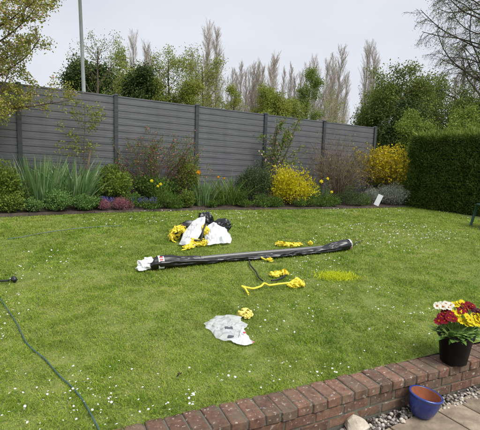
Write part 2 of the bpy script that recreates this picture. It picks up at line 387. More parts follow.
def chamfer_box(hx, hy, hz, ch, rng, jit):
    bm = bmesh.new(); bmesh.ops.create_cube(bm, size=2.0)
    for v in bm.verts: v.co = Vector((v.co.x * hx + rng.uniform(-jit, jit), v.co.y * hy + rng.uniform(-jit, jit), v.co.z * hz + rng.uniform(-jit, jit)))
    bmesh.ops.bevel(bm, geom=list(bm.edges), offset=ch, segments=1, affect='EDGES')
    for v in bm.verts: v.co += Vector((rng.uniform(-1, 1), rng.uniform(-1, 1), rng.uniform(-1, 1))) * jit * 0.35
    me = bpy.data.meshes.new('mesh'); bm.to_mesh(me); bm.free(); return me
rb = random.Random(3)
heads = [chamfer_box(0.0505, 0.107, 0.0335, 0.006, rb, 0.0025) for k in range(6)]
strs = [chamfer_box(0.107, 0.05, 0.0335, 0.005, rb, 0.0025) for k in range(6)]
for me in heads + strs: me.materials.append(M['brick'])
wall = thing('garden_wall', 'low curved red brick retaining wall between lawn and patio', 'wall')
s_ = 0.35
while s_ < WS[-1] - 0.1:
    p, t, n = wall_at(s_); an = math.atan2(t[1], t[0]); c = p + n * (0.107 + rb.uniform(-.004, .004))
    obj('brick', rb.choice(heads), wall, (c[0], c[1], -0.0345 + rb.uniform(-.003, .003)), (rb.uniform(-.012, .012), rb.uniform(-.02, .02), an + rb.uniform(-.02, .02)))
    s_ += 0.1115 + rb.uniform(-.002, .002)
for cse, off in ((1, 0.0), (2, 0.11)):
    s_ = 0.4 + off
    while s_ < WS[-1] - 0.15:
        p, t, n = wall_at(s_); an = math.atan2(t[1], t[0]); c = p + n * (0.062 + rb.uniform(-.003, .003))
        obj('brick', rb.choice(strs), wall, (c[0], c[1], -0.0345 - 0.076 * cse), (0, rb.uniform(-.008, .008), an + rb.uniform(-.008, .008)))
        s_ += 0.225
gm = Geo(); ss = np.arange(0.3, WS[-1] - 0.05, 0.05); V = []
for s_ in ss:
    p, t, n = wall_at(s_)
    for (o_, z_) in ((0.008, -0.010), (0.008, -0.066), (0.016, -0.070), (0.016, LAND), (0.19, LAND), (0.19, -0.066), (0.205, -0.06), (0.205, -0.010)):
        q = p + n * o_; V.append((q[0], q[1], z_))
V = np.array(V); V += 0.0025 * np.stack([vnoise(V, 60, k) for k in range(3)], 1)
m8 = 8; i = np.arange(len(ss) - 1)[:, None] * m8; j = np.arange(m8)[None, :]; k = (j + 1) % m8
gm.add(V, [np.stack([i + j, i + k, i + k + m8, i + j + m8], -1).reshape(-1, 4)]); gm.build('mortar', M['mortar'], wall)

# patio slabs and gravel strip
M['slab'] = plain('paving_slab', (0.23, 0.175, 0.12), 0.85, 0.4, 9, 0.6, 60, c2=(0.33, 0.265, 0.185), rand=0.12)
M['sand'] = plain('jointing_sand', (0.10, 0.082, 0.06), 0.95, 0.4, 30, 0.6, 90)
g = Geo(); V = [(-3.0, -2.5, PATIO - 0.045), (6.5, -2.5, PATIO - 0.045)]
pts = WP[::12]; low = np.stack([np.linspace(-3, 6.5, len(pts)), np.full(len(pts), -2.5)], 1)
V = np.concatenate([np.column_stack([low, np.full(len(pts), PATIO - 0.045)]), np.column_stack([pts + np.array([-0.01, 0.03]), np.full(len(pts), PATIO - 0.045)])]); n_ = len(pts); i = np.arange(n_ - 1)
g.add(V, [np.stack([i, i + 1, i + 1 + n_, i + n_], 1)])
patio = struct(g.build('patio', M['sand']))
# rows of slabs run along the wall's chord; origin at the back joint corner
po = np.array([1.423, 2.808]); d1 = np.array([0.527, -0.85]); d2 = np.array([0.85, 0.527])
rs = random.Random(8); vcuts = [0.0, 0.243, 0.70, 1.15, 1.6, 2.05]; vneg = [0.0, -0.45, -0.90, -1.35, -1.8, -2.25, -2.7]
edges2 = sorted(set(vcuts + vneg)); ucuts = [0.0, 0.46, 0.91, 1.36, 1.81]
for a in range(len(edges2) - 1):
    ustart = -0.012 if edges2[a] >= 0 else -0.035
    for b_ in range(len(ucuts) - 1):
        u0, u1 = ucuts[b_] + (ustart if b_ == 0 else 0), ucuts[b_ + 1]; v0, v1 = edges2[a], edges2[a + 1]
        bm_ = chamfer_box((u1 - u0) / 2 - 0.006, (v1 - v0) / 2 - 0.006, 0.02, 0.004, rs, 0.002); bm_.materials.append(M['slab'])
        c = po + d1 * (u0 + u1) / 2 + d2 * (v0 + v1) / 2
        if c[0] < -1.9 or c[1] > np.interp(c[0], WP[:, 0], WP[:, 1]) - 0.2: continue
        obj('paving_slab', bm_, patio, (c[0], c[1], PATIO - 0.02 + rs.uniform(-.003, .003)), (rs.uniform(-.004, .004), rs.uniform(-.004, .004), math.atan2(d1[1], d1[0])))
# gravel: rounded stones in the strip by the wall foot
def stones(n, place, smin, smax, seed):
    rng = np.random.default_rng(seed); bm = bmesh.new(); bmesh.ops.create_icosphere(bm, subdivisions=1, radius=1); bm.verts.ensure_lookup_table()
    SV = np.array([v.co[:] for v in bm.verts]); SF = np.array([[v.index for v in f.verts] for f in bm.faces]); bm.free(); g = Geo()
    for k in range(n):
        s = rng.uniform(smin, smax) * np.array([1, rng.uniform(.6, 1), rng.uniform(.45, .8)]); R_ = rotz(rng.uniform(0, 6.28)); p = place(rng)
        v = (SV * (1 + 0.25 * rng.normal(size=(len(SV), 1)) * 0.5) * s) @ R_.T + p; g.add(v, [SF], rng.uniform())
    return g
def gravel_place(rng):
    s_ = rng.uniform(0.5, WS[-1] - 0.3); p, t, n = wall_at(s_); w = rng.uniform(0, 1) ** 0.8 * 0.125; q = p - n * (w - 0.008); return np.array([q[0], q[1], PATIO - 0.02 + rng.uniform(0, 0.026)])
M['gravel'] = leafmat('gravel_stone', [(0, (0.12, 0.105, 0.09)), (0.5, (0.28, 0.25, 0.21)), (1, (0.52, 0.48, 0.42))], 0.0, 0.8)
stuff(tag(stones(2600, gravel_place, 0.007, 0.018, 4).build('gravel', M['gravel'], smooth=True), 'grey and white pebbles along the foot of the brick wall', 'gravel'))

# ------------------------------------------------------------------ fence
fence = thing('slat_fence', 'charcoal grey slatted composite fence behind the flower bed', 'fence')
ang = math.atan2(FDIR[1], FDIR[0]); BAY = float(np.linalg.norm(FD)); slope = math.atan(-0.0622 / BAY)
SL = 0.1525
def slat_mesh():
    # profile (y outwards to lawn is -y in local), chamfers top and bottom and a shallow groove
    prof = [(0.012, -SL / 2 + 0.0005), (-0.004, -SL / 2 + 0.0005), (-0.012, -SL / 2 + 0.008), (-0.013, -0.004), (-0.0105, 0.0), (-0.013, 0.004), (-0.012, SL / 2 - 0.008), (-0.004, SL / 2 - 0.003), (0.002, SL / 2 - 0.003), (0.002, SL / 2 + 0.006), (0.009, SL / 2 + 0.006), (0.009, SL / 2 - 0.003), (0.012, SL / 2 - 0.003)]
    V = []
    hl = BAY / 2 - 0.03
    for x in (-hl, hl):
        V += [(x, y, z) for (y, z) in prof]
    m = len(prof); i = np.arange(m); k = (i + 1) % m
    return mesh_of(V, [np.stack([i, k, k + m, i + m], 1), np.arange(m)[None, ::-1], (np.arange(m) + m)[None, :]], M['slat'])
slat_me = slat_mesh()
gb = Geo(); gb.box((0, 0, 0), (BAY / 2 - 0.028, 0.02, 0.118)); gb_me = gb.mesh(M['gravel_board'])
gc = Geo(); gc.box((0, 0, 0), (BAY / 2 - 0.028, 0.022, 0.014)); gc_me = gc.mesh(M['slat'])
gp = Geo(); gp.box((0, 0, 1.06), (0.042, 0.05, 1.075)); post_me = gp.mesh(M['post'])
gk = Geo(); gk.add([(-.052, -.06, 0), (.052, -.06, 0), (.052, .06, 0), (-.052, .06, 0), (-.052, -.06, .025), (.052, -.06, .025), (.052, .06, .025), (-.052, .06, .025), (0, 0, .045)],
                   [np.array([[3, 2, 1, 0], [0, 1, 5, 4], [1, 2, 6, 5], [2, 3, 7, 6], [3, 0, 4, 7]]), np.array([[4, 5, 8], [5, 6, 8], [6, 7, 8], [7, 4, 8]])]); cap_me = gk.mesh(M['post'])
for n in range(-2, 6):
    q = FA + FD * n
    p_ = obj('post', post_me, fence, (q[0], q[1], f_base(n) - 0.06), (0, 0, ang))
    obj('post_cap', cap_me, p_, (0, 0, 2.136))
for n in range(-2, 5):
    q = FA + FD * (n + 0.5); zt = f_top(n + 0.5)
    for k in range(12):
        obj('slat', slat_me, fence, (q[0], q[1], zt - 0.02 - SL / 2 - k * SL), (0, -slope, ang))
    obj('top_rail', gc_me, fence, (q[0], q[1], zt - 0.008), (0, -slope, ang))
    obj('gravel_board', gb_me, fence, (q[0], q[1], zt - 0.02 - 12 * SL - 0.126), (0, -slope, ang))
# ------------------------------------------------------------------ grass and daisies
rng = np.random.default_rng(11)
def in_lawn(x, y):
    ok = (y > np.where(x < -2.3, 0, wall_back_y(x) - 0.015)) & (y < np.interp(x, EX, EY) - 0.0 + np.where(x > 5.3, -3, 0)) 
    return ok & (np.abs(x) < 0.62 * y + 0.6)
def scatter(n, y0, y1):
    y = rng.uniform(y0, y1, n); x = rng.uniform(-1, 1, n) * (0.62 * y1 + 0.6); k = in_lawn(x, y); return x[k], y[k]
g = Geo()
for (y0, y1, dens, bl, bw) in ((1.6, 3.2, 17000, 0.032, 0.0034), (3.2, 4.6, 10500, 0.034, 0.0042), (4.6, 6.6, 6800, 0.036, 0.0056), (6.6, 9.0, 4300, 0.038, 0.0075), (9.0, 12.4, 2600, 0.04, 0.010)):
    area = (y1 - y0) * 2 * (0.62 * y1 + 0.6); x, y = scatter(int(area * dens), y0, y1); n = len(x)
    pz = np.stack([x, y, np.zeros(n)], 1); cl = fbm(pz, 9.0, 21, 2); big = fbm(pz, 1.1, 31, 2)
    keep = rng.uniform(-1.6, 1.0, n) < cl * 0.7 + 1.0; x, y, cl, big = x[keep], y[keep], cl[keep], big[keep]; n = len(x)
    base = np.stack([x, y, lawn_z(x, y) - 0.006], 1)
    d = rng.normal(size=(n, 3)) * np.array([0.62, 0.62, 0]) + np.array([0, 0, 1.0])
    d[:, 0] += 0.35 * vnoise(base, 3.0, 41); d[:, 1] += 0.35 * vnoise(base, 3.0, 42)
    ln = bl * 0.86 * rng.uniform(0.55, 1.25, n) * (1 + 0.35 * cl + 0.15 * big)
    tone = np.clip(0.46 + 0.2 * rng.normal(size=n) - 0.26 * cl - 0.22 * big + (rng.uniform(size=n) < 0.05) * 0.5, 0, 1)
    g.straps(base, d, ln, bw * rng.uniform(0.7, 1.3, n), rng.uniform(0.2, 1.1, n), tone, 2, rng)
stuff(tag(g.build('grass', M['grass']), 'mown green lawn grass across the whole garden', 'grass'))
M['petal'] = leafmat('daisy_petal', [(0, (0.75, 0.75, 0.74)), (1, (0.86, 0.86, 0.86))], 0.3, 0.6)
def daisies():
    n = 12000; y = 1.9 + rng.uniform(0, 1, n) ** 0.9 * 9.0; x = rng.uniform(-1, 1, n) * (0.6 * y + 0.5); k = in_lawn(x, y); x, y = x[k], y[k]
    c = fbm(np.stack([x, y, np.zeros(len(x))], 1), 0.9, 77, 3) + 0.75 * np.exp(-((x - 1.0) ** 2 / 0.8 + (y - 3.4) ** 2 / 0.7)) + 0.08 * np.exp(-((x + .9) ** 2 / 0.8 + (y - 2.7) ** 2 / 0.5)); k = rng.uniform(-.2, 1.0, len(x)) < c * 1.15 - 0.12; x, y = x[k], y[k]
    C = np.stack([x, y, lawn_z(x, y) + rng.uniform(0.026, 0.042, len(x))], 1); g = Geo(); rr = rng.uniform(0.004, 0.0095, len(x)) * np.where(y > 5, 1.3, 1)
    up = rng.normal(size=(len(x), 3)) * 0.35 + np.array([0, 0, 1]); up /= np.linalg.norm(up, axis=1)[:, None]
    u = np.cross(up, [1, 0.2, 0]); u /= np.linalg.norm(u, axis=1)[:, None]; v = np.cross(up, u)
    for k in range(9):
        a = k * 2 * math.pi / 9; ax = u * math.cos(a) + v * math.sin(a) + up * 0.15
        g.leaves(C, ax, rr, rr * 0.75, rng.uniform(0, 1, len(x)), rng, 0.05, up)
    return g
stuff(tag(daisies().build('daisies', M['petal']), 'small white daisies scattered through the lawn', 'flowers'))

# ------------------------------------------------------------------ leaf and flower materials
M['leaf_mid'] = leafmat('leaf_mid', [(0, (0.045, 0.09, 0.016)), (0.6, (0.095, 0.165, 0.028)), (1, (0.18, 0.25, 0.055))])
M['leaf_light'] = leafmat('leaf_light', [(0, (0.075, 0.12, 0.018)), (0.6, (0.15, 0.21, 0.035)), (1, (0.26, 0.31, 0.065))])
M['leaf_spring'] = leafmat('leaf_spring', [(0, (0.12, 0.15, 0.022)), (0.6, (0.22, 0.25, 0.045)), (1, (0.33, 0.34, 0.085))], 0.4)
M['leaf_olive'] = leafmat('leaf_olive', [(0, (0.065, 0.092, 0.018)), (0.6, (0.125, 0.16, 0.034)), (1, (0.22, 0.25, 0.065))])
M['leaf_dark'] = leafmat('leaf_dark', [(0, (0.020, 0.036, 0.010)), (0.6, (0.042, 0.070, 0.016)), (1, (0.085, 0.115, 0.028))], 0.15)
M['leaf_hedge'] = leafmat('leaf_hedge', [(0, (0.034, 0.068, 0.011)), (0.6, (0.075, 0.125, 0.020)), (1, (0.13, 0.175, 0.032))], 0.18, 0.65, patch=(1.7, (0.10, 0.085, 0.025), 0.5, 0.78, 0.6))
M['leaf_hedgetop'] = leafmat('leaf_hedge_new', [(0, (0.07, 0.12, 0.02)), (0.6, (0.15, 0.20, 0.035)), (1, (0.24, 0.27, 0.055))], 0.35)
M['leaf_grey'] = leafmat('leaf_grey', [(0, (0.13, 0.145, 0.105)), (0.6, (0.26, 0.28, 0.22)), (1, (0.42, 0.44, 0.37))], 0.2, 0.8)
M['leaf_sage'] = leafmat('leaf_sage', [(0, (0.028, 0.05, 0.018)), (0.6, (0.065, 0.095, 0.035)), (1, (0.15, 0.175, 0.085))], 0.2)
M['leaf_iris'] = leafmat('leaf_iris', [(0, (0.07, 0.145, 0.04)), (0.6, (0.15, 0.245, 0.09)), (1, (0.36, 0.43, 0.24))], 0.35, 0.45)
M['leaf_sedum'] = leafmat('leaf_sedum', [(0, (0.065, 0.13, 0.03)), (0.6, (0.13, 0.22, 0.06)), (1, (0.23, 0.32, 0.12))], 0.3)
M['leaf_gold'] = leafmat('leaf_gold', [(0, (0.26, 0.23, 0.008)), (0.5, (0.46, 0.41, 0.012)), (1, (0.62, 0.56, 0.03))], 0.3)
M['fl_forsythia'] = leafmat('flower_forsythia', [(0, (0.26, 0.23, 0.012)), (0.45, (0.50, 0.39, 0.01)), (1, (0.70, 0.57, 0.025))], 0.3)
M['fl_yellow'] = leafmat('flower_yellow', [(0, (0.62, 0.50, 0.01)), (1, (0.80, 0.70, 0.03))], 0.25)
M['fl_orange'] = leafmat('flower_orange', [(0, (0.55, 0.22, 0.01)), (1, (0.8, 0.36, 0.015))], 0.25)
M['fl_blue'] = leafmat('flower_blue', [(0, (0.06, 0.055, 0.19)), (1, (0.17, 0.17, 0.42))], 0.25)
M['fl_heather'] = leafmat('flower_heather', [(0, (0.16, 0.06, 0.07)), (0.6, (0.34, 0.14, 0.17)), (1, (0.52, 0.28, 0.30))], 0.25)
M['fl_quince'] = leafmat('flower_quince', [(0, (0.34, 0.075, 0.065)), (1, (0.54, 0.20, 0.17))], 0.25)
M['fl_blossom'] = leafmat('flower_blossom', [(0, (0.48, 0.22, 0.22)), (0.6, (0.66, 0.42, 0.40)), (1, (0.8, 0.68, 0.66))], 0.35)
M['fl_red'] = leafmat('flower_red', [(0, (0.12, 0.004, 0.012)), (1, (0.32, 0.012, 0.03))], 0.2)
M['fl_plum'] = leafmat('flower_plum', [(0, (0.03, 0.004, 0.014)), (1, (0.09, 0.012, 0.035))], 0.2)
M['fl_white'] = leafmat('flower_white', [(0, (0.66, 0.62, 0.50)), (1, (0.84, 0.82, 0.74))], 0.25)
M['leaf_crab'] = leafmat('leaf_crab', [(0, (0.12, 0.145, 0.02)), (0.5, (0.24, 0.255, 0.04)), (0.85, (0.36, 0.35, 0.085)), (1.0, (0.40, 0.24, 0.14))], 0.4)

# ------------------------------------------------------------------ plant builders (local coordinates, root at the base)
def grow(R, p, d, Ln, r, lvl, spec, out_):
    s = spec[lvl]; n = s.get('seg', 5); pts = [np.array(p)]; d = np.array(d, float); d /= np.linalg.norm(d)
    for k in range(n):
        d = d + R.normal(size=3) * s.get('wig', 0.15) + np.array([0, 0, 1]) * s.get('up', 0.0)
        d /= np.linalg.norm(d); pts.append(pts[-1] + d * Ln / n)
    pts = np.array(pts); taper = s.get('taper', 0.35); rad = r * np.linspace(1, taper, n + 1)
    out_['paths'].append((pts, rad, lvl))
    if lvl + 1 < len(spec):
        c = spec[lvl + 1]; m = c['n'] if isinstance(c['n'], int) else int(R.integers(c['n'][0], c['n'][1] + 1))
        for k in range(m):
            t = c.get('start', 0.3) + (1 - c.get('start', 0.3)) * (k + R.uniform(0, 1)) / m; t = min(t, 0.995); f = t * n; i = int(f); q = pts[i] + (pts[i + 1] - pts[i]) * (f - i)
            ax = pts[i + 1] - pts[i]; ax /= np.linalg.norm(ax); a = math.radians(R.uniform(*c['ang'])); per = np.cross(ax, R.normal(size=3)); per /= np.linalg.norm(per) + 1e-9
            dd = ax * math.cos(a) + per * math.sin(a); bias = c.get('bias')
            if bias is not None: dd = dd + np.array(bias)
            sh = c.get('shape'); fac = sh(t) if sh else 1 - 0.45 * t
            grow(R, q, dd, Ln * R.uniform(*c['len']) * fac, max(r * (1 + (taper - 1) * t) * c.get('rr', 0.6), c.get('rmin', 0.002)), lvl + 1, spec, out_)
    if lvl >= spec[0].get('leaf_lvl', len(spec) - 1): out_['tips'].append(pts[1:])
def wood(out_, sides=(7, 5, 4, 3, 3)):
    g = Geo()
    for (pts, rad, lvl) in out_['paths']: g.tube(pts, rad, sides[min(lvl, 4)], cap=False)
    return g
def leafing(out_, per, Ln, W, rng, spread=0.05, droop=-0.1, tone=(0.5, 0.25), up=0.0):
    T = np.concatenate(out_['tips']); n = len(T); k = int(n * per); idx = rng.integers(0, n, k); C = T[idx] + rng.normal(size=(k, 3)) * spread
    A = rng.normal(size=(k, 3)) + np.array([0, 0, droop + up]); g = Geo()
    cl = fbm(C, 1.2, 3, 2)
    g.leaves(C, A, Ln * rng.uniform(0.6, 1.3, k), W * rng.uniform(0.7, 1.3, k), np.clip(tone[0] + tone[1] * rng.normal(size=k) + 0.2 * cl, 0, 1), rng); return g
def ellipsoid(rng, n, rx, ry, h, lump, seed, inner=0.45, zc=0.42, freq=2.6):
    """points in a lumpy dome standing on z=0"""
    u = rng.normal(size=(n, 3)); u /= np.linalg.norm(u, axis=1)[:, None]
    rad = (1 - (1 - inner) * rng.uniform(size=n) ** 1.6) * (1 + lump * fbm(u, freq, seed, 2))
    p = u * rad[:, None] * np.array([rx, ry, 1]); z = p[:, 2]; p[:, 2] = np.where(z > 0, zc * h + z * (1 - zc) * h, zc * h + z * zc * h)
    return p[p[:, 2] > 0.0], u[p[:, 2] > 0.0]
def shrub(name, label, cat, px, t, wpx, hpx, n, Ln, W, mat, seed, lump=0.25, inner=0.35, zc=0.4, stems=10, up=0.4, ry=None, stem_mat='bark', fl=None, lean=0.0, group=None, lobes=7):
    q = B(px, t); d = depth(q); h = hpx * d / 430; rx = wpx * d / 860; r = np.random.default_rng(seed)
    root = thing(name, label, cat, q, 0, group); root.rotation_euler = (0, 0, 0)
    n = int(n * 1.9); ryy = ry or rx * 0.8; Cs, us = [], []
    C, u = ellipsoid(r, int(n * .35), rx * .82, ryy * .82, h * .8, lump, seed, inner, zc); Cs.append(C); us.append(u)
    for k in range(lobes):
        a = r.uniform(0, 6.283); rad = r.uniform(.25, .72); sz = r.uniform(.34, .58); hz = h * r.uniform(.62, 1.0) if k else h
        rad = rad if k else .2
        C, u = ellipsoid(r, int(n * .65 / lobes), rx * sz, ryy * sz, hz * r.uniform(.45, .75), lump, seed + k, inner, zc); C[:, 2] += max(0, hz - C[:, 2].max()) * r.uniform(.5, 1) if k else hz - C[:, 2].max()
        C[:, 0] += math.cos(a) * rad * rx; C[:, 1] += math.sin(a) * rad * ryy; Cs.append(C); us.append(u)
    C = np.concatenate(Cs); u = np.concatenate(us)
    C[:, 0] += lean * C[:, 2]
    A = u * 0.8 + r.normal(size=C.shape) * 0.7 + np.array([0, 0, up]); g = Geo(); k = len(C)
    cl = fbm(C, 3.0 / max(rx, .1), seed, 2)
    g.leaves(C, A, Ln * r.uniform(0.6, 1.3, k), W * r.uniform(0.7, 1.3, k), np.clip(0.45 + 0.22 * r.normal(size=k) + 0.22 * cl, 0, 1), r)
    g.build('foliage', M[mat], root)
    if stems:
        gs = Geo()
        for k in range(stems):
            e = C[r.integers(0, len(C))]; b0 = np.array([e[0] * 0.2, e[1] * 0.2, -0.03]); m_ = (b0 + e) / 2 + r.normal(size=3) * 0.03 * h
            gs.tube(np.array([b0, m_, e]), np.array([0.012, 0.008, 0.004]) * max(h, .3), 4, cap=False)
        gs.build('stems', M[stem_mat], root)
    if fl:
        fm, fn, fs = fl; idx = r.integers(0, len(C), fn); gf = Geo(); blossoms(gf, C[idx] * 1.02 + np.array([0, 0, .01]), u[idx] + np.array([0, -.4, .5]), fs, r); gf.build('flowers', M[fm], root)
    return root
def blossoms(g, C, D, size, r, petals=5):
    D = D / (np.linalg.norm(D, axis=1)[:, None] + 1e-9); u = np.cross(D, r.normal(size=D.shape)); u /= np.linalg.norm(u, axis=1)[:, None] + 1e-9; v = np.cross(D, u); k = len(C); s = size * r.uniform(0.75, 1.25, k)
    tn = r.uniform(0, 1, k)
    for a in range(petals):
        an = a * 2 * math.pi / petals; g.leaves(C, u * math.cos(an) + v * math.sin(an) + D * 0.25, s, s * 0.8, np.clip(tn + r.normal(size=k) * .15, 0, 1), r, 0.1, D)
def strappy(name, label, cat, px, t, wpx, hpx, n, W, mat, seed, spread=0.5, droop=(0.1, 0.7), tilt=0.35, flowers=None, group=None, ry=0.7):
    q = B(px, t); d = depth(q); h = hpx * d / 430; rx = wpx * d / 860; r = np.random.default_rng(seed); root = thing(name, label, cat, q, 0, group)
    a = r.uniform(0, 6.283, n); rr = np.sqrt(r.uniform(0, 1, n)) * rx * spread; b = np.stack([np.cos(a) * rr, np.sin(a) * rr * ry, np.full(n, -0.02)], 1)
    D = np.stack([b[:, 0] / max(rx, .01) * tilt * 2 + r.normal(size=n) * tilt * .5, b[:, 1] / max(rx, .01) * tilt * 2 + r.normal(size=n) * tilt * .5, np.ones(n)], 1)
    g = Geo(); g.straps(b, D, h * r.uniform(0.6, 1.12, n), W * r.uniform(0.7, 1.25, n), r.uniform(*droop, n), np.clip(0.5 + 0.25 * r.normal(size=n), 0, 1), 5, r); g.build('leaves', M[mat], root)
    for (dx, dy, hz, s, fm) in (flowers or []):
        # flower at pixel offset from the plant's base
        x = dx * d / 430; z = hz * d / 430; y = -0.1 - 0.05 * r.uniform()
        gs = Geo(); gs.tube(np.array([(x * 0.5, y * 0.3, 0), (x * 0.85, y * .7, z * 0.6), (x, y, z)]), 0.005, 4); st = gs.build('stalk', M[mat], root)
        gf = Geo(); c = np.array([[x, y - 0.01, z]]); blossoms(gf, c, np.array([[0.2 * r.normal(), -1, 0.25]]), s, r, 6)
        gf.tube(np.array([(x, y - 0.012, z), (x, y - 0.012 - s * 0.55, z + .005)]), np.array([s * 0.28, s * 0.4]), 8)
        f = gf.build('flower_head', M[fm], root)
    return root

# ------------------------------------------------------------------ flower bed plants
shrub('leafy_perennial', 'tall bright green leafy perennial at the left end of the bed', 'plant', 3, 0.32, 46, 44, 2600, 0.06, 0.03, 'leaf_light', 101, 0.3)
strappy('iris_clump', 'broad clump of tall sword shaped iris leaves in front of the left fence post', 'plant', 40, 0.45, 48, 46, 280, 0.034, 'leaf_iris', 102, 0.85, (0.0, 0.35), 0.2)
strappy('iris_clump', 'clump of arching iris leaves beside the staked sapling', 'plant', 76, 0.42, 40, 46, 190, 0.036, 'leaf_iris', 103, 0.7, (0.1, 0.9), 0.38)
shrub('sedum_mound', 'pale green rounded sedum mound at the far left corner of the bed', 'plant', 9, 0.10, 36, 22, 1900, 0.035, 0.026, 'leaf_light', 104, 0.2, stems=0)
shrub('sedum_mound', 'small low grey green sedum mound between two bigger mounds', 'plant', 33, 0.07, 20, 14, 900, 0.03, 0.022, 'leaf_sedum', 105, 0.2, stems=0)
shrub('sedum_mound', 'big round green sedum mound in front of the iris leaves', 'plant', 56, 0.08, 31, 22, 1700, 0.034, 0.026, 'leaf_sedum', 106, 0.2, stems=0)
shrub('sedum_mound', 'round bluish green sedum mound left of the pink heather', 'plant', 84, 0.08, 24, 16, 1300, 0.032, 0.025, 'leaf_sedum', 107, 0.15, stems=0)
shrub('evergreen_shrub', 'glossy yellow green evergreen shrub below the second fence post', 'shrub', 113, 0.5, 46, 34, 1900, 0.075, 0.036, 'leaf_light', 108, 0.3, stems=8)
def spikes(name, label, px, t, wpx, n, h, mat, seed, leafmat_='leaf_mid', ry=0.12):
    q = B(px, t); d = depth(q); rx = wpx * d / 860; r = np.random.default_rng(seed); root = thing(name, label, 'flowers', q)
    b = np.stack([r.uniform(-1, 1, n) * rx, r.uniform(-1, 1, n) * ry, np.zeros(n)], 1); gl = Geo(); nb = n * 4; bb = np.repeat(b, 4, 0) + r.normal(size=(nb, 3)) * np.array([.03, .03, 0])
    gl.straps(bb, np.stack([r.normal(size=nb) * .4, r.normal(size=nb) * .4, np.ones(nb)], 1), h * r.uniform(0.5, 0.95, nb), 0.008, r.uniform(.2, 1, nb), r.uniform(0, 1, nb), 3, r); gl.build('leaves', M[leafmat_], root)
    gf = Geo()
    for k in range(n):
        m_ = 16; hh = h * r.uniform(0.75, 1.1); zz = np.linspace(0.55, 1, m_) * hh; C = b[k] + np.stack([r.normal(size=m_) * .010, r.normal(size=m_) * .010, zz], 1)
        gf.leaves(C, r.normal(size=(m_, 3)) + np.array([0, 0, -.3]), 0.022, 0.016, r.uniform(0, 1, m_), r)
    gf.build('flower_spikes', M[mat], root); return root
spikes('grape_hyacinths', 'small patch of blue grape hyacinths in front of the evergreen shrub', 105, 0.22, 17, 42, 0.2, 'fl_blue', 110)
spikes('grape_hyacinths', 'wider patch of blue violet hyacinths below the red flowering quince', 144, 0.18, 28, 60, 0.2, 'fl_blue', 111)
shrub('heather', 'low pink heather cushion at the edging left of its larger pink neighbour', 'heather', 104, 0.05, 14, 11, 900, 0.02, 0.011, 'fl_heather', 112, 0.25, stems=0)
shrub('heather', 'wider low pink heather cushion at the edging nearest the blue hyacinths', 'heather', 123, 0.05, 27, 13, 1600, 0.02, 0.011, 'fl_heather', 113, 0.35, stems=0)
shrub('green_mound', 'soft green grassy mound below the yellow daffodils and quince', 'plant', 166, 0.14, 32, 20, 1500, 0.05, 0.012, 'leaf_mid', 114, 0.2, up=1.0, stems=0)
strappy('daffodils', 'three bright yellow daffodils at the foot of the quince bush', 'daffodils', 157, 0.30, 16, 22, 45, 0.014, 'leaf_mid', 115, 0.6, (0.1, 0.6), 0.25, [(-4, 0, 23, .05, 'fl_yellow'), (2, 0, 18, .04, 'fl_yellow'), (4.5, 0, 20, .045, 'fl_yellow')])
shrub('dark_groundcover', 'dark leafy undergrowth around the stems of the quince bush', 'shrub', 155, 0.55, 44, 26, 1200, 0.06, 0.035, 'leaf_mid', 116, 0.3)
shrub('variegated_shrub', 'upright pale yellow green variegated shrub right of the quince bush', 'shrub', 186, 0.42, 26, 46, 1500, 0.05, 0.028, 'leaf_spring', 117, 0.4, zc=0.55, up=0.2)
shrub('variegated_shrub', 'small low pale green leafy clump at the lawn edge below the variegated shrub', 'plant', 187, 0.09, 17, 18, 700, 0.045, 0.024, 'leaf_light', 118, 0.3)
strappy('daffodils', 'tall daffodil clump with one orange cupped flower right of the variegated shrub', 'daffodils', 203, 0.22, 28, 32, 110, 0.02, 'leaf_iris', 119, 0.6, (0.1, 0.8), 0.28, [(-4.5, 0, 32, .065, 'fl_orange')])
strappy('strap_leaf_plant', 'dark green strap leaved clump with small yellow flowers left of the round grey green shrub', 'plant', 229, 0.28, 34, 34, 170, 0.024, 'leaf_mid', 120, 0.7, (0.3, 1.3), 0.4, [(-11, 0, 26, .045, 'fl_orange'), (-5, 0, 25, .04, 'fl_orange'), (-12, 0, 13, .05, 'fl_yellow')])
strappy('strap_leaf_plant', 'narrow tuft of dark upright leaves behind the variegated shrub', 'plant', 174, 0.5, 14, 26, 60, 0.018, 'leaf_mid', 121, 0.6, (0.0, 0.5), 0.2)
shrub('rounded_shrub', 'dense round grey green shrub left of the golden bush', 'shrub', 254, 0.34, 44, 42, 5200, 0.045, 0.016, 'leaf_sage', 122, 0.22, stems=10)
shrub('golden_bush', 'bright golden yellow leaved bush in the middle of the bed', 'bush', 288, 0.26, 50, 42, 4200, 0.05, 0.03, 'leaf_gold', 131, 0.6, zc=0.4, inner=0.15, stems=16, up=0.8, lobes=6)
strappy('daffodils', 'daffodil clump with pale yellow flowers right of the golden bush', 'daffodils', 321, 0.2, 24, 20, 90, 0.016, 'leaf_mid', 124, 0.75, (0.1, 0.9), 0.35, [(-2, 0, 23, .06, 'fl_yellow'), (4, 0, 26, .05, 'fl_yellow'), (9, 0, 13, .05, 'fl_yellow'), (-8, 0, 4, .04, 'fl_yellow'), (2, 0, 3, .035, 'fl_white')])
shrub('low_shrub', 'low dull green shrub left of the tilted white card', 'shrub', 352, 0.12, 30, 17, 1500, 0.035, 0.011, 'leaf_sage', 125, 0.25)
shrub('lavender_bush', 'silver grey lavender bush right of the tilted white card', 'bush', 391, 0.16, 38, 22, 3000, 0.045, 0.009, 'leaf_grey', 126, 0.25, up=0.7)
shrub('lavender_bush', 'small silver grey lavender left behind the white card', 'bush', 370, 0.2, 18, 18, 1200, 0.045, 0.009, 'leaf_grey', 127, 0.25, up=0.7)
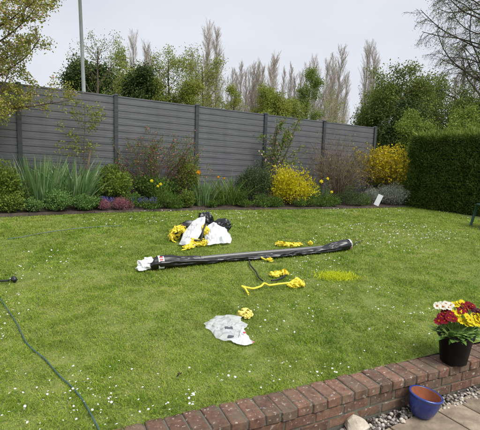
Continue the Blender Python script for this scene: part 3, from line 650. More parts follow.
low = [(20, .3, 30, 26), (62, .28, 26, 20), (97, .16, 12, 12), (128, .2, 18, 14), (150, .08, 22, 9), (175, .06, 18, 9), (196, .3, 20, 20), (216, .2, 18, 16), (240, .2, 14, 18), (262, .09, 20, 12), (275, .08, 16, 10), (310, .3, 26, 20), (325, .1, 20, 10), (345, .35, 24, 20), (362, .1, 18, 12), (404, .14, 18, 14)]
g_ = Geo(); r = np.random.default_rng(139)
for (px, t, w, h) in low:
    q = B(px, t); d = depth(q); C, u = ellipsoid(r, 900, w * d / 860, w * d / 1100, h * d / 430, .35, int(px), .2, .3); k = len(C)
    C = C + q; g_.leaves(C, u + r.normal(size=(k, 3)) * .7 + np.array([0, 0, .5]), .045 * r.uniform(.5, 1.3, k), .018, np.clip(r.normal(size=k) * .25 + .4, 0, 1), r)
stuff(tag(g_.build('undergrowth', M['leaf_mid']), 'loose green weeds and seedlings filling the gaps in the flower bed', 'undergrowth'))
for k, (px, t, w, h, s_) in enumerate(((136, .3, 14, 12, 1), (245, .1, 16, 8, 2), (300, .08, 18, 8, 3), (335, .08, 14, 9, 4), (212, .07, 12, 7, 5), (312, .1, 16, 8, 6))):
    shrub('ground_cover', ('low green leaves beside the hyacinth patch', 'low creeping leaves at the foot of the round grey green shrub', 'low leaves at the front foot of the golden bush', 'low green tuft between daffodils and dull green shrub', 'tiny low leaf patch at the lawn edge under the orange daffodil', 'small weeds just right of the golden bush')[k], 'plant', px, t, w, h, 420, 0.035, 0.016, 'leaf_mid', 130 + s_, 0.25, stems=0)

# brown half-dead shrub
def dry_shrub(name, label, px, t, wpx, hpx, seed, n=150):
    q = B(px, t); d = depth(q); h = hpx * d / 430; rx = wpx * d / 860; r = np.random.default_rng(seed); root = thing(name, label, 'shrub', q); g = Geo(); o = {'paths': [], 'tips': []}
    spec = [dict(seg=6, wig=.12, up=-.05, taper=.4), dict(n=(5, 7), ang=(20, 60), len=(.3, .55), seg=4, wig=.22, up=-.06, rr=.7, rmin=.003, start=.35), dict(n=(2, 4), ang=(20, 60), len=(.3, .6), seg=3, wig=.25, rr=.7, rmin=.0025, start=.3)]
    for k in range(n // 4):
        a = r.uniform(0, 6.28); tl = r.uniform(0.1, 1) * rx / h * 1.1; rr = r.uniform(0, .25) * rx
        grow(r, (math.cos(a) * rr, math.sin(a) * rr * .6, -.02), (math.cos(a) * tl, math.sin(a) * tl * .7, 1), h * r.uniform(.55, 1.05) / math.sqrt(1 + tl * tl) * 1.1, 0.006, 0, spec, o)
    for (pts, rad, lvl) in o['paths']: g.tube(pts, rad, 3, r.uniform(0, 1), cap=False)
    g.build('twigs', M['straw'], root); gl = leafing(o, 0.14, 0.05, 0.018, r, 0.03); gl.build('leaves', M['leaf_spring'], root); return root
dry_shrub('dry_shrub', 'tangled brown twiggy shrub against the fence right of the golden bush', 336, 0.42, 58, 58, 140, 420)
dry_shrub('dry_shrub', 'thin brown twiggy shrub in front of the fence between golden bush and the tangled shrub', 305, 0.72, 22, 36, 141, 26)

# forsythia
q = B(384, 0.45); d_ = depth(q); r = np.random.default_rng(150); root = thing('forsythia_bush', 'rounded forsythia bush covered in orange yellow flowers at the fence end', 'bush', q)
o_ = {'paths': [], 'tips': []}; sp = [dict(seg=5, wig=.10, up=.0, taper=.5, leaf_lvl=1), dict(n=(6, 9), ang=(15, 45), len=(.35, .6), seg=4, wig=.15, rr=.6, start=.3), dict(n=(3, 5), ang=(20, 50), len=(.35, .6), seg=3, wig=.2, rr=.6, start=.2, rmin=.002)]
hh = 62 * d_ / 430
for k in range(22):
    a = r.uniform(0, 6.28); tl = r.uniform(.1, .62); grow(r, (math.cos(a) * .15, math.sin(a) * .1, -.02), (math.cos(a) * tl, math.sin(a) * tl, 1), hh * r.uniform(.62, .8), .010, 0, sp, o_)
wood(o_).build('stems', M['bark'], root); T = np.concatenate(o_['tips']); T = T[T[:, 2] > 0.3]; E_, _u = ellipsoid(r, 3200, .74, .6, 1.15, .3, 155, .35, .5); E_[:, 2] += .42; T = np.concatenate([T[r.integers(0, len(T), 2200)], E_]); gf = Geo(); idx = r.integers(0, len(T), 5600)
blossoms(gf, T[idx] + r.normal(size=(5600, 3)) * .02, r.normal(size=(5600, 3)), 0.026, r, 4); gf.build('flowers', M['fl_forsythia'], root)
leafing(o_, 0.25, 0.05, 0.016, r, .03).build('leaves', M['leaf_light'], root)

# flowering quince: many wiry stems, small leaves, red flowers
def bush_tree(name, label, cat, px, t, top_py, spread, nstem, seed, spec, leaf, flower, bark='twig_red', base_r=.012, dirs=None, lenf=(0.7, 1.0), x_off=0.0):
    q = B(px, t); d = depth(q); ztop = P(px, top_py, d)[2]; h = ztop - q[2]; r = np.random.default_rng(seed); root = thing(name, label, cat, q); o = {'paths': [], 'tips': []}
    for k in range(nstem):
        a = r.uniform(0, 6.28); tl = spread * r.uniform(.15, 1); dr = (math.cos(a) * tl, math.sin(a) * tl * .6, 1)
        if dirs: dr = dirs[k % len(dirs)]
        grow(r, (r.normal() * .05, r.normal() * .04, -.03), dr, h * r.uniform(*lenf), base_r, 0, spec, o)
    wood(o).build('branches', M[bark], root)
    if leaf: leafing(o, leaf[1], leaf[2], leaf[3], r, leaf[4]).build('leaves', M[leaf[0]], root)
    if flower:
        T = np.concatenate(o['tips']); n = flower[1]; idx = r.integers(0, len(T), n); gf = Geo(); blossoms(gf, T[idx] + r.normal(size=(n, 3)) * .015, r.normal(size=(n, 3)) + np.array([0, -.6, .3]), flower[2], r); gf.build('flowers', M[flower[0]], root)
    return root
qs = [dict(seg=6, wig=.13, up=.02, taper=.4, leaf_lvl=1), dict(n=(5, 7), ang=(18, 45), len=(.3, .5), seg=4, wig=.16, up=.05, rr=.6, start=.3, rmin=.003), dict(n=(3, 4), ang=(20, 55), len=(.3, .5), seg=3, wig=.2, rr=.6, start=.2, rmin=.0025)]
bush_tree('quince_bush', 'wiry flowering quince bush with red blossoms against the fence', 'bush', 155, 0.62, 128, 0.8, 34, 160, qs, ('leaf_mid', 1.5, .036, .018, .03), ('fl_quince', 650, .015), dirs=[(-.75, -.1, .8), (-.6, 0, 1), (-.4, .1, 1), (-.2, -.1, 1.1), (-.05, .1, 1.2), (.15, 0, 1.15), (.3, -.1, 1), (.5, 0, 1), (.75, .1, 1), (.95, -.1, .95), (.6, .1, .7), (-.55, 0, .7)], lenf=(0.72, 0.98))
# apple tree in blossom by the fourth post
ap = [dict(seg=7, wig=.07, up=.02, taper=.4, leaf_lvl=1), dict(n=(5, 7), ang=(25, 60), len=(.28, .45), seg=5, wig=.18, up=.06, rr=.55, start=.3, rmin=.004), dict(n=(3, 5), ang=(25, 60), len=(.25, .5), seg=3, wig=.2, rr=.6, start=.2, rmin=.003)]
bush_tree('apple_tree', 'young apple tree with pale pink blossom beside the fence behind the golden bush', 'tree', 265, 0.7, 118, .4, 4, 171, ap, ('leaf_light', 3.0, .065, .034, .04), ('fl_blossom', 110, .03), 'bark', .026, dirs=[(.34, 0, 1), (.1, .05, 1), (.2, -.1, 1)], lenf=(.85, 1.02))
# staked sapling on the left
sp2 = [dict(seg=8, wig=.05, up=.02, taper=.25, leaf_lvl=1), dict(n=15, ang=(40, 80), len=(.22, .42), seg=5, wig=.14, up=-.03, rr=.45, start=.35, rmin=.004), dict(n=(2, 3), ang=(30, 60), len=(.3, .5), seg=3, wig=.2, up=-.1, rr=.6, start=.2, rmin=.003)]
sap = bush_tree('staked_sapling', 'thin sapling with sparse young leaves tied to a wooden stake', 'tree', 82, 0.6, 104, .2, 1, 183, sp2, ('leaf_spring', 4.5, .055, .028, .04), None, 'bark', .018, dirs=[(.17, 0, 1)], lenf=(1.0, 1.0))
M['stake'] = plain('stake_wood', (0.21, 0.155, 0.11), 0.85, 0.25, 12, 0.3, 40)
gs = Geo(); gs.tube(np.array([(0.02, -.05, -.05), (0.21, -.04, 1.0)]), 0.024, 8); gs.build('stake', M['stake'], sap)
# extra thin twigs at right edge of fence
bush_tree('climbing_rose', 'thin leafy rose stems against the last fence panel left of the forsythia', 'shrub', 362, 0.7, 152, .35, 4, 191, qs, ('leaf_spring', .7, .05, .025, .03), None, 'bark', .008)

# white card on a stick
M['white_card'] = plain('white_card', (0.74, 0.75, 0.78), 0.5, 0.05, 4)
q = B(376, 0.05); root = thing('garden_marker', 'tilted white card marker in front of the lavender at the bed edge', 'sign', q)
gs = Geo(); R_ = np.array([[math.cos(.38), 0, math.sin(.38)], [0, 1, 0], [-math.sin(.38), 0, math.cos(.38)]]); gs.box((0.045, -0.03, 0.15), (0.068, 0.006, 0.15), R_); gs.build('card', M['white_card'], root)
gs = Geo(); gs.tube(np.array([(-0.03, -.015, -.08), (0.05, -.015, .2)]), 0.008, 6); gs.build('stick', M['stake'], root)

# ------------------------------------------------------------------ crab apple hanging in from the left
rt = np.random.default_rng(205); q = np.array([-5.2, 7.72, 0.0]); q[2] = bed_z(q[0], q[1]) - 0.03
root = thing('crab_apple_tree', 'crab apple tree with pinkish buds reaching in over the left corner', 'tree', q); o_ = {'paths': [], 'tips': []}
cs = [dict(seg=6, wig=.05, up=.03, taper=.55, leaf_lvl=2), dict(n=30, ang=(38, 80), len=(.36, .54), seg=7, wig=.12, up=.045, rr=.34, start=.25, rmin=.012, bias=(.12, -.05, .0), shape=lambda t: 1.1 - .3 * t), dict(n=(8, 11), ang=(30, 70), len=(.25, .42), seg=5, wig=.16, up=.05, rr=.45, start=.2, rmin=.006), dict(n=(4, 6), ang=(30, 65), len=(.25, .5), seg=3, wig=.2, rr=.55, start=.1, rmin=.004)]
grow(rt, (0, 0, 0), (.10, -.05, 1), 3.9, .085, 0, cs, o_)
wood(o_).build('trunk', M['bark'], root); leafing(o_, 5.5, .048, .026, rt, .045, tone=(.48, .25)).build('leaves', M['leaf_crab'], root)
T = np.concatenate(o_['tips']); idx = rt.integers(0, len(T), 1700); gf = Geo(); blossoms(gf, T[idx] + rt.normal(size=(1700, 3)) * .03, rt.normal(size=(1700, 3)), .022, rt); gf.build('buds', M['fl_blossom'], root)

# ------------------------------------------------------------------ hedge
HA = np.array([4.55, 11.80]); HB = np.array([5.756, 10.20]); hd = (HB - HA) / np.linalg.norm(HB - HA); HE = HA + hd * 6.0; hn = np.array([hd[1], -hd[0]])
if hn @ (-HA) < 0: hn = -hn
hb = lambda s: 0.24; HT = 2.16
hedge = thing('clipped_hedge', 'tall dark green clipped conifer hedge along the right side', 'hedge', (HA[0], HA[1], 0))
r = np.random.default_rng(300); Lh = 6.0; Wh = 1.5
gc_ = Geo(); cc = (HE - HA) / 2 - hn * (Wh / 2); gc_.box((cc[0], cc[1], HT / 2 + .02), (Lh / 2 - .16, Wh / 2 - .16, HT / 2 - .12), rotz(math.atan2(hd[1], hd[0])))
M['hedge_core'] = plain('hedge_core', (0.018, 0.022, 0.010), 0.95, 0.3, 9)
gc_.build('light_block_core', M['hedge_core'], hedge)  # solid dark box added inside the leaves to block light through the hedge
def hedge_leaves(n, face):
    s = r.uniform(0, Lh, n); w = r.uniform(0, Wh, n); z = hb(0) + r.uniform(0, 1, n) * (HT - hb(0)); o3 = np.zeros((n, 3))
    if face == 'front': w = np.zeros(n); nn = np.array([hn[0], hn[1], 0])
    elif face == 'end': s = np.zeros(n); nn = np.array([-hd[0], -hd[1], 0])
    else: z = np.full(n, HT); nn = np.array([0, 0, 1.0])
    C = np.stack([hd[0] * s - hn[0] * w, hd[1] * s - hn[1] * w, z], 1)
    off = 0.10 * fbm(C, 1.6, 17, 4) - r.uniform(0, 1, n) ** 1.5 * .16
    if face != 'top': off = off + 0.05 * np.sin(np.clip((z - .2) / 2, 0, 1) * 3.1)
    C = C + nn * off[:, None]; cl = fbm(C, 5.0, 23, 2)
    A = nn * 0.7 + r.normal(size=(n, 3)) * .55 + np.array([0, 0, .45 if face != 'top' else .6])
    return C, A, np.clip(.45 + .2 * r.normal(size=n) + .25 * cl, 0, 1)
g = Geo()
for face, n in (('front', 52000), ('end', 14000)):
    C, A, tn = hedge_leaves(n, face); g.leaves(C, A, .072 * r.uniform(.6, 1.4, n), .024 * r.uniform(.7, 1.3, n), tn, r)
g.build('foliage', M['leaf_hedge'], hedge)
g = Geo(); C, A, tn = hedge_leaves(9000, 'top'); C[:, 2] += 0.05 * r.uniform(size=9000); g.leaves(C, A, .12 * r.uniform(.6, 1.6, 9000), .03, tn, r)
sh = r.integers(0, 9000, 900); base = C[sh]; g.straps(base, r.normal(size=(900, 3)) * .5 + np.array([0, 0, .8]), r.uniform(.12, .4, 900), .03, r.uniform(.2, 1, 900), r.uniform(.4, 1, 900), 3, r)
g.build('new_growth', M['leaf_hedgetop'], hedge)

# ------------------------------------------------------------------ trees beyond the fence
def spot(px, d): q = P(px, 150, d); return np.array([q[0], q[1], LAND])
def ztop(px, py, d): return P(px, py, d)[2] - LAND
def poplar_mesh(seed, H=16.0, slim=1.0):
    r = np.random.default_rng(seed); o = {'paths': [], 'tips': []}
    sp = [dict(seg=9, wig=.015, up=.05, taper=.10), dict(n=95, ang=(14, 30), len=(.15, .27), seg=6, wig=.045, up=.10, rr=.24, start=.05, rmin=.018, shape=lambda t: (1.05 - .68 * t) * slim), dict(n=(8, 10), ang=(10, 30), len=(.35, .65), seg=4, wig=.06, up=.10, rr=.5, start=.08, rmin=.010), dict(n=(5, 6), ang=(10, 32), len=(.4, .7), seg=2, wig=.08, up=.12, rr=.6, start=.15, rmin=.0065)]
    grow(r, (0, 0, 0), (r.normal() * .02, r.normal() * .02, 1), H, .22, 0, sp, o)
    for k in range((0, 1, 0, 2, 1)[seed % 5]):
        sp[1]['n'] = 50; grow(r, (0.2, 0.1, 0.8 + k), (.10 * (-1) ** k + r.normal() * .03, 0.03, 1), H * r.uniform(.7, .88), .14, 0, sp, o)
    return wood(o, (6, 4, 3, 3, 3)).mesh(M['bark_hazed'])
POP = [poplar_mesh(400 + k, 16.0, (1.0, .8, .85, 1.05, .95)[k]) for k in range(5)]
PZ = [max(v_.co.z for v_ in m_.vertices) for m_ in POP]
poplars = [(133, 34, 62, 0), (152, 42, 60, 1), (144, 47, 66, 2), (189, 50, 60, 2), (203, 25, 58, 0), (216, 30, 60, 2), (229, 68, 66, 1), (238, 62, 62, 2), (247, 63, 64, 0), (256, 60, 64, 1), (266, 52, 60, 3), (273, 56, 63, 0), (286, 64, 62, 2), (296, 72, 66, 2), (306, 64, 63, 0), (313, 53, 60, 1), (321, 58, 64, 0), (333, 47, 58, 2), (362, 43, 56, 0), (371, 42, 58, 3), (447, 74, 60, 2), (458, 66, 62, 0), (470, 72, 60, 1)] + [(x, y, 70, v) for (x, y, v) in ((233, 72, 0), (242, 68, 2), (251, 68, 1), (261, 64, 2), (279, 68, 0), (291, 74, 2), (327, 64, 1), (340, 72, 0))]
names = ['leftmost bare poplar behind the dark evergreen tree', 'bare poplar third from the left above the fence', 'faint bare poplar between the two leftmost poplars', 'short bare poplar just left of the tallest poplar', 'tallest bare poplar with a slim pointed crown above the third fence panel', 'slim bare poplar touching the tallest one on its right', 'short faint bare poplar at the left end of the middle row', 'second bare poplar of the middle row beyond the fence', 'third bare poplar of the middle row beyond the fence', 'narrow bare poplar left of the broad twin stemmed poplar', 'broad twin stemmed bare poplar above the yellow green bush', 'bare poplar merging with the broad twin stemmed one on its right', 'lone short bare poplar right of the broad twin stemmed one', 'lowest bare poplar behind the slender leafy tree', 'thin bare poplar whose lower half is hidden by the slender leafy tree', 'bare poplar right of the slender leafy tree', 'faint bare poplar filling the gap before the pointed one', 'pointed bare poplar at the right end of the middle row', 'tall bare poplar standing left of a twin past the fence end', 'tall bare poplar standing right of a twin past the fence end', 'bare poplar seen through the left twigs of the spreading tree', 'bare poplar seen through the middle twigs of the spreading tree', 'bare poplar seen close to the trunk of the spreading tree'] + ['faint bare poplar, %s in the rear rank behind the middle row' % w_ for w_ in ('leftmost', 'second from left', 'third from left', 'fourth from left', 'fourth from right', 'third from right', 'second from right', 'rightmost')]
for k, (px, py, d, v) in enumerate(poplars):
    q = spot(px, d); root = thing('poplar_tree', names[k], 'tree', q, k * 1.7, 'bare poplars in a row far beyond the fence')
    v = (v + 2 * (k % 2)) % 5 if v != 3 else 3; s = ztop(px, py, d) / PZ[v]; o = obj('trunk', POP[v], root); root.scale = (s * (1.0 + .13 * (k % 3)), s * (1.0 + .13 * (k % 3)), s)

def leafy_tree(name, label, px, py_top, d, wpx, seed, leaf, per, Ln, W, clear=0.2, nb=14, bark='bark', dens=1.0, ang=(35, 75), weep=0.0, tr=.014, group='trees beyond the fence', off=(0, 0)):
    q = spot(px, d); h = ztop(px, py_top, d); w = wpx * d / 860 * 1.15; nb = int(nb * 1.8); per = per * 2.2; Ln = Ln * .68; W = W * .68; r = np.random.default_rng(seed); root = thing(name, label, 'tree', q, 0, group); o = {'paths': [], 'tips': []}
    k = w / h
    sp = [dict(seg=7, wig=.06, up=.04, taper=.25, leaf_lvl=2), dict(n=nb, ang=ang, len=(.75 * k, 1.15 * k), seg=6, wig=.13, up=.03 - weep * .5, rr=.42, start=clear, rmin=.012, shape=lambda t: 1.2 * math.sqrt(max(.1, 1 - (1.5 * t - .6) ** 2))), dict(n=(6, 8), ang=(25, 65), len=(.3, .55), seg=5, wig=.16, up=-weep, rr=.45, start=.2, rmin=.007), dict(n=(4, 5), ang=(25, 60), len=(.3, .55), seg=3, wig=.2, up=-weep * 1.5, rr=.5, start=.15, rmin=.005)]
    grow(r, (0, 0, 0), (0.02, 0, 1), h * .93, h * tr, 0, sp, o)
    wood(o).build('trunk', M[bark], root)
    if leaf: leafing(o, per, Ln, W, r, Ln * 1.6).build('crown', M[leaf], root)
    return root
leafy_tree('airy_tree', 'airy tree with tiny pale leaves around the metal pole', 97, 36, 20, 64, 501, 'leaf_light', 0.45, .10, .06, .3, 13)
leafy_tree('evergreen_tree', 'dark bushy evergreen tree just right of the metal pole', 98, 67, 22, 46, 502, 'leaf_dark', 4.0, .2, .1, .12, 20)
leafy_tree('evergreen_tree', 'dark evergreen mass behind the second fence post', 138, 74, 24, 38, 503, 'leaf_dark', 3.5, .2, .1, .12, 18)
leafy_tree('spring_tree', 'light green spring tree above the second fence panel', 130, 50, 27, 46, 504, 'leaf_spring', 0.9, .15, .08, .25, 14)
leafy_tree('spring_tree', 'tall arching yellow green tree left of the tallest poplar', 168, 56, 26, 60, 505, 'leaf_spring', 0.95, .15, .08, .2, 16)
leafy_tree('spring_tree', 'yellow green tree in front of the tallest poplar', 203, 60, 27, 62, 506, 'leaf_spring', 1.0, .15, .08, .2, 16)
leafy_tree('spring_tree', 'low yellow green scrub tree behind the second fence post', 118, 74, 25, 44, 521, 'leaf_spring', 1.8, .14, .08, .12, 16)
leafy_tree('spring_tree', 'low yellow green scrub tree between second and third fence posts', 152, 82, 25, 44, 522, 'leaf_spring', 2.0, .14, .08, .12, 16)
leafy_tree('spring_tree', 'low yellow green scrub tree behind the third fence post', 186, 86, 25, 44, 523, 'leaf_spring', 2.0, .14, .08, .12, 16)
leafy_tree('spring_tree', 'thin green sapling crown at the gap right of the tallest poplar', 226, 84, 28, 26, 507, 'leaf_spring', 1.5, .13, .07, .2, 10)
leafy_tree('round_tree', 'rounded bright green bush tree above the fourth fence post', 268, 90, 30, 46, 508, 'leaf_spring', 4.0, .17, .1, .12, 18)
leafy_tree('slender_tree', 'slender leafy green tree in front of the bare poplars', 302, 68, 32, 26, 509, 'leaf_light', 1.6, .15, .08, .15, 16)
leafy_tree('thorn_tree', 'brownish twiggy scrub tree above the fifth fence panel', 325, 98, 30, 40, 510, 'leaf_spring', .35, .12, .06, .1, 20, 'bark_hazed')
leafy_tree('thorn_tree', 'brownish twiggy scrub behind the fourth fence panel', 286, 104, 33, 40, 515, 'leaf_spring', .5, .12, .06, .1, 20, 'bark_hazed')
leafy_tree('bushy_tree', 'broad mid green tree rising behind the end of the fence', 392, 79, 18, 76, 511, 'leaf_olive', 3.0, .13, .07, .1, 18)
leafy_tree('bushy_tree', 'low green tree behind the last fence post', 362, 98, 19, 40, 512, 'leaf_olive', 3.2, .12, .065, .08, 16)
leafy_tree('bushy_tree', 'green tree directly above the left end of the hedge', 428, 90, 19, 70, 513, 'leaf_olive', 3.0, .13, .07, .1, 18)
leafy_tree('bushy_tree', 'green tree above the right part of the hedge', 470, 98, 18, 70, 514, 'leaf_olive', 3.0, .13, .07, .1, 18)
leafy_tree('evergreen_tree', 'dark leafy tree in the gap between fence end and hedge', 392, 104, 16, 40, 516, 'leaf_dark', 5.0, .12, .07, .06, 18)
leafy_tree('fresh_shrub', 'fresh yellow green shrub peeping over the left hedge top', 418, 118, 14.5, 44, 517, 'leaf_light', 4.0, .09, .05, .1, 18)
leafy_tree('fresh_shrub', 'fresh yellow green shrub peeping over the right hedge top', 468, 116, 14.0, 56, 518, 'leaf_light', 3.5, .09, .05, .1, 18)
# spreading contorted tree at the right edge
q = spot(487, 20); r = np.random.default_rng(533); root = thing('spreading_tree', 'large spreading tree with dark twisted drooping branches at the right edge', 'tree', q); o_ = {'paths': [], 'tips': []}
ws = [dict(seg=7, wig=.05, up=.05, taper=.4, leaf_lvl=3), dict(n=62, ang=(42, 80), bias=(-.22, 0, .0), len=(.24, .37), seg=9, wig=.12, up=.02, rr=.2, start=.3, rmin=.03, shape=lambda t: 1.1 - .3 * t), dict(n=(10, 12), ang=(25, 65), len=(.3, .5), seg=7, wig=.19, up=-.08, rr=.4, start=.15, rmin=.012), dict(n=(10, 12), ang=(25, 65), len=(.35, .75), seg=5, wig=.18, up=-.26, rr=.5, start=.1, rmin=.006)]
grow(r, (0, 0, 0), (-.03, 0, 1), 11.0, .30, 0, ws, o_)
wood(o_, (9, 6, 4, 3, 3)).build('trunk', M['bark_dark'], root); leafing(o_, .5, .06, .03, r, .06).build('crown', M['leaf_light'], root)

# metal pole
q = spot(88, 15.5); root = thing('metal_pole', 'tall grey galvanised metal pole rising behind the left fence panel', 'pole', q); root.rotation_euler = (0, -0.03, 0)
g = Geo(); g.tube(np.array([(0, 0, 0), (0, 0, 2.0), (0, 0, 9.0)]), np.array([.075, .07, .05]), 16); g.build('shaft', M['galv'], root, True)
g = Geo(); g.tube(np.array([(0, 0, 9.0), (0, 0, 9.02), (0, 0, 9.05)]), np.array([.056, .056, .02]), 16); g.build('cap', M['galv'], root)

# ------------------------------------------------------------------ things lying on the lawn
M['bag_black'] = plain('black_film', (0.007, 0.007, 0.008), 0.34, 0.2, 10, 0.22, 14, spec=0.6, dist=0.012)
M['film_white'] = None
def filmmat(name, c, alpha, rough=0.35):
    m, t, b, o = nodes(name); b.inputs['Base Color'].default_value = (*c, 1); b.inputs['Roughness'].default_value = rough
    n = bump(t, b, 14, 0.5, 0.012, 5); tr = N(t, "ShaderNodeBsdfTranslucent"); tr.inputs[0].default_value = (*c, 1); tp = N(t, "ShaderNodeBsdfTransparent")
    a = N(t, "ShaderNodeMixShader"); a.inputs[0].default_value = 0.3; t.links.new(b.outputs[0], a.inputs[1]); t.links.new(tr.outputs[0], a.inputs[2])
    r = ramp(t, [(0.3, (max(0, min(1, alpha - .08)),) * 3), (0.7, (min(1, alpha + .08),) * 3)]); t.links.new(n.outputs[0], r.inputs[0])
    z = N(t, "ShaderNodeMixShader"); t.links.new(r.outputs[0], z.inputs[0]); t.links.new(tp.outputs[0], z.inputs[1]); t.links.new(a.outputs[0], z.inputs[2]); t.links.new(z.outputs[0], o.inputs[0]); return m
M['film_white'] = filmmat('white_film', (0.82, 0.83, 0.86), 1.25)
M['film_clear'] = filmmat('clear_film', (0.88, 0.90, 0.93), 0.66, 0.14)
M['foam'] = plain('white_foam', (0.80, 0.80, 0.81), 0.6, 0.05, 6, 0.4, 30)
M['yellow'] = plain('yellow_webbing', (0.84, 0.66, 0.03), 0.55, 0.12, 18, 0.4, 70, c2=(0.90, 0.76, 0.08))
M['yellow_pale'] = plain('pale_yellow_foam', (0.80, 0.68, 0.17), 0.6, 0.12, 18, 0.5, 70)
M['bar'] = plain('grey_bar', (0.13, 0.127, 0.122), 0.4, 0.1, 3, metal=0.3)
M['label_w'] = plain('label_white', (0.7, 0.7, 0.7), 0.5, 0.05); M['label_r'] = plain('label_red', (0.5, 0.05, 0.06), 0.5, 0.1)
M['cable'] = plain('black_cable', (0.015, 0.015, 0.016), 0.5, 0.2)
M['grey_bits'] = plain('grey_plastic', (0.09, 0.095, 0.11), 0.5, 0.2)
def ico(sub):
    bm = bmesh.new(); bmesh.ops.create_icosphere(bm, subdivisions=sub, radius=1); V = np.array([v.co[:] for v in bm.verts]); F = np.array([[v.index for v in f.verts] for f in bm.faces]); bm.free(); return V, F
ICO4 = ico(5); ICO3 = ico(3)
def crease(V, n, seed, k=3.0):
    # distance to the nearest of n random points: flat facets meeting in sharp ridges, as crumpled film does
    r_ = np.random.default_rng(seed); S = V[r_.integers(0, len(V), n)] + r_.normal(size=(n, 3)) * .05; best = np.full(len(V), 9.0); st = r_.uniform(.5, 2.0, (n, 3))
    for i_ in range(n): best = np.minimum(best, np.linalg.norm((V - S[i_]) * st[i_], axis=1))
    return best * math.sqrt(n) / k
def lump(g, c, size, seed, amp=.22, freq=1.6, rot=0.0, fine=True, floor=True, tilt=0.0):
    V, F = ICO4 if fine else ICO3; m_ = 1.0 if fine else .8; d = 1 - amp * .4 + amp * (.75 * crease(V, 14, seed) + .55 * crease(V, 60, seed + 1) + .14 * m_ * crease(V, 200, seed + 2) - .35) * 1.1 + .25 * amp * vnoise(V + seed, freq, seed); v = V * d[:, None] * np.asarray(size)
    if tilt: c_, s_ = math.cos(tilt), math.sin(tilt); v = v @ np.array([[c_, 0, s_], [0, 1, 0], [-s_, 0, c_]])
    v = v @ rotz(rot).T + np.asarray(c)
    if floor: v[:, 2] = np.where(v[:, 2] < 0.012, 0.006 + (v[:, 2] - .012) * 0.04, v[:, 2])
    g.add(v, [F], 0.5)
def film(pts, hgt, seed, rings=44, na=170, amp=.03, freq=9.0, edge=.0, prof=1.0, crown=None):
    """crumpled film: outline pts (k,3) round a centre, lifted by hgt"""
    pts = np.asarray(pts, float); k = len(pts); cl = np.concatenate([pts, pts[:1]]); dd = np.concatenate([[0], np.cumsum(np.linalg.norm(np.diff(cl, axis=0), axis=1))]); s = np.linspace(0, dd[-1], na, endpoint=False)
    ol = np.stack([np.interp(s, dd, cl[:, i]) for i in range(3)], 1); c = pts.mean(0) if crown is None else np.asarray(crown, float); V = [c + np.array([0, 0, hgt])]
    for r in range(1, rings + 1):
        t = r / rings; q = c + (ol - c) * t; q = q.copy(); q[:, 2] += hgt * (1 - t ** 2) ** prof; V += list(q)
    V = np.array(V); Vn = (V - V.mean(0)) / np.abs(V - V.mean(0)).max(); rd = 1.5 * (crease(Vn, 16, seed, 2.2) + .6 * crease(Vn, 60, seed + 1, 2.2) + .35 * crease(Vn, 200, seed + 2, 2.2) - 1.0); w = np.concatenate([[1], np.repeat(0.35 + 0.65 * (1 - np.linspace(1 / rings, 1, rings) ** 3), na)])
    V[:, 2] += amp * rd * w; V[:, 0] += amp * .6 * vnoise(V, freq * 1.5, seed + 7); V[:, 1] += amp * .6 * vnoise(V, freq * 1.5, seed + 8)
    j = np.arange(na); jn = (j + 1) % na; T = np.stack([np.zeros(na, int), 1 + j, 1 + jn], 1); Q = [np.stack([1 + r * na + j, 1 + (r + 1) * na + j, 1 + (r + 1) * na + jn, 1 + r * na + jn], 1) for r in range(rings - 1)]
    return V, [T, np.concatenate(Q)]
def local(px, py, o, lift=0.0):
    q = G(px, py) - o; q[2] += lift; return q

# the long wrapped pole
a, b = G(150, 269.5), G(349, 249.5); ax = b - a; LEN = float(np.linalg.norm(ax[:2])); q = a.copy(); q[2] += 0.012
pk = thing('wrapped_pole', 'long black plastic wrapped pole with grey metal bar lying across the lawn', 'package', q); pk.rotation_euler = (0, -math.atan2(ax[2], LEN), math.atan2(ax[1], ax[0]))
ns, na = 420, 56; s = np.linspace(0, LEN, ns); prof = np.interp(s, [0, .04, .12, .3, .42, .6, .9, 1.5, 2.2, LEN - .5, LEN - .28, LEN - .1, LEN], [.038, .060, .072, .068, .060, .052, .046, .044, .045, .05, .062, .074, .073])
th = np.linspace(0, 2 * math.pi, na, endpoint=False); S, TH = np.meshgrid(s, th, indexing='ij'); PR = np.repeat(prof[:, None], na, 1)
cy, sy = np.cos(TH), np.sin(TH); flat = np.interp(s, [0, .4, .8, LEN - .6, LEN - .3, LEN], [1, .95, .72, .72, .95, 1])[:, None]
samp = np.stack([S * 0.35, cy * .9, sy * .9], -1).reshape(-1, 3); samp3 = np.stack([S * 2.2, cy * .5, sy * .5], -1).reshape(-1, 3); cr = ((crease(samp, 60, 61) - .6) * 1.0 + (crease(samp3, 260, 62) - .6) * .9 + .3 * ridged(samp, 3.2, 61, 3)).reshape(ns, na) * np.interp(s, [0, .2, .5, 1.0, LEN - .8, LEN - .2, LEN], [.16, .24, .34, .30, .30, .24, .05])[:, None]
samp2 = np.stack([S * 4, cy * .5, sy * .5], -1).reshape(-1, 3); wob = vnoise(samp2, 1.0, 5).reshape(ns, na) * .06
RR = PR * (1 + cr + wob); wide = np.interp(s, [0, .4, .9, LEN - .7, LEN - .3, LEN], [1, 1.1, 1.5, 1.5, 1.1, 1])[:, None]
Yp = cy * RR * wide + .02 * np.sin(S * 2.1); Zp = sy * RR * flat + (prof * .86)[:, None] * flat
Zp = np.where(Zp < 0.004, 0.004 + Zp * .04, Zp); V = np.stack([S, Yp, Zp], -1).reshape(-1, 3)
i = np.arange(ns - 1)[:, None] * na; j = np.arange(na)[None, :]; k = (j + 1) % na; F = np.stack([i + j, i + na + j, i + na + k, i + k], -1).reshape(-1, 4)
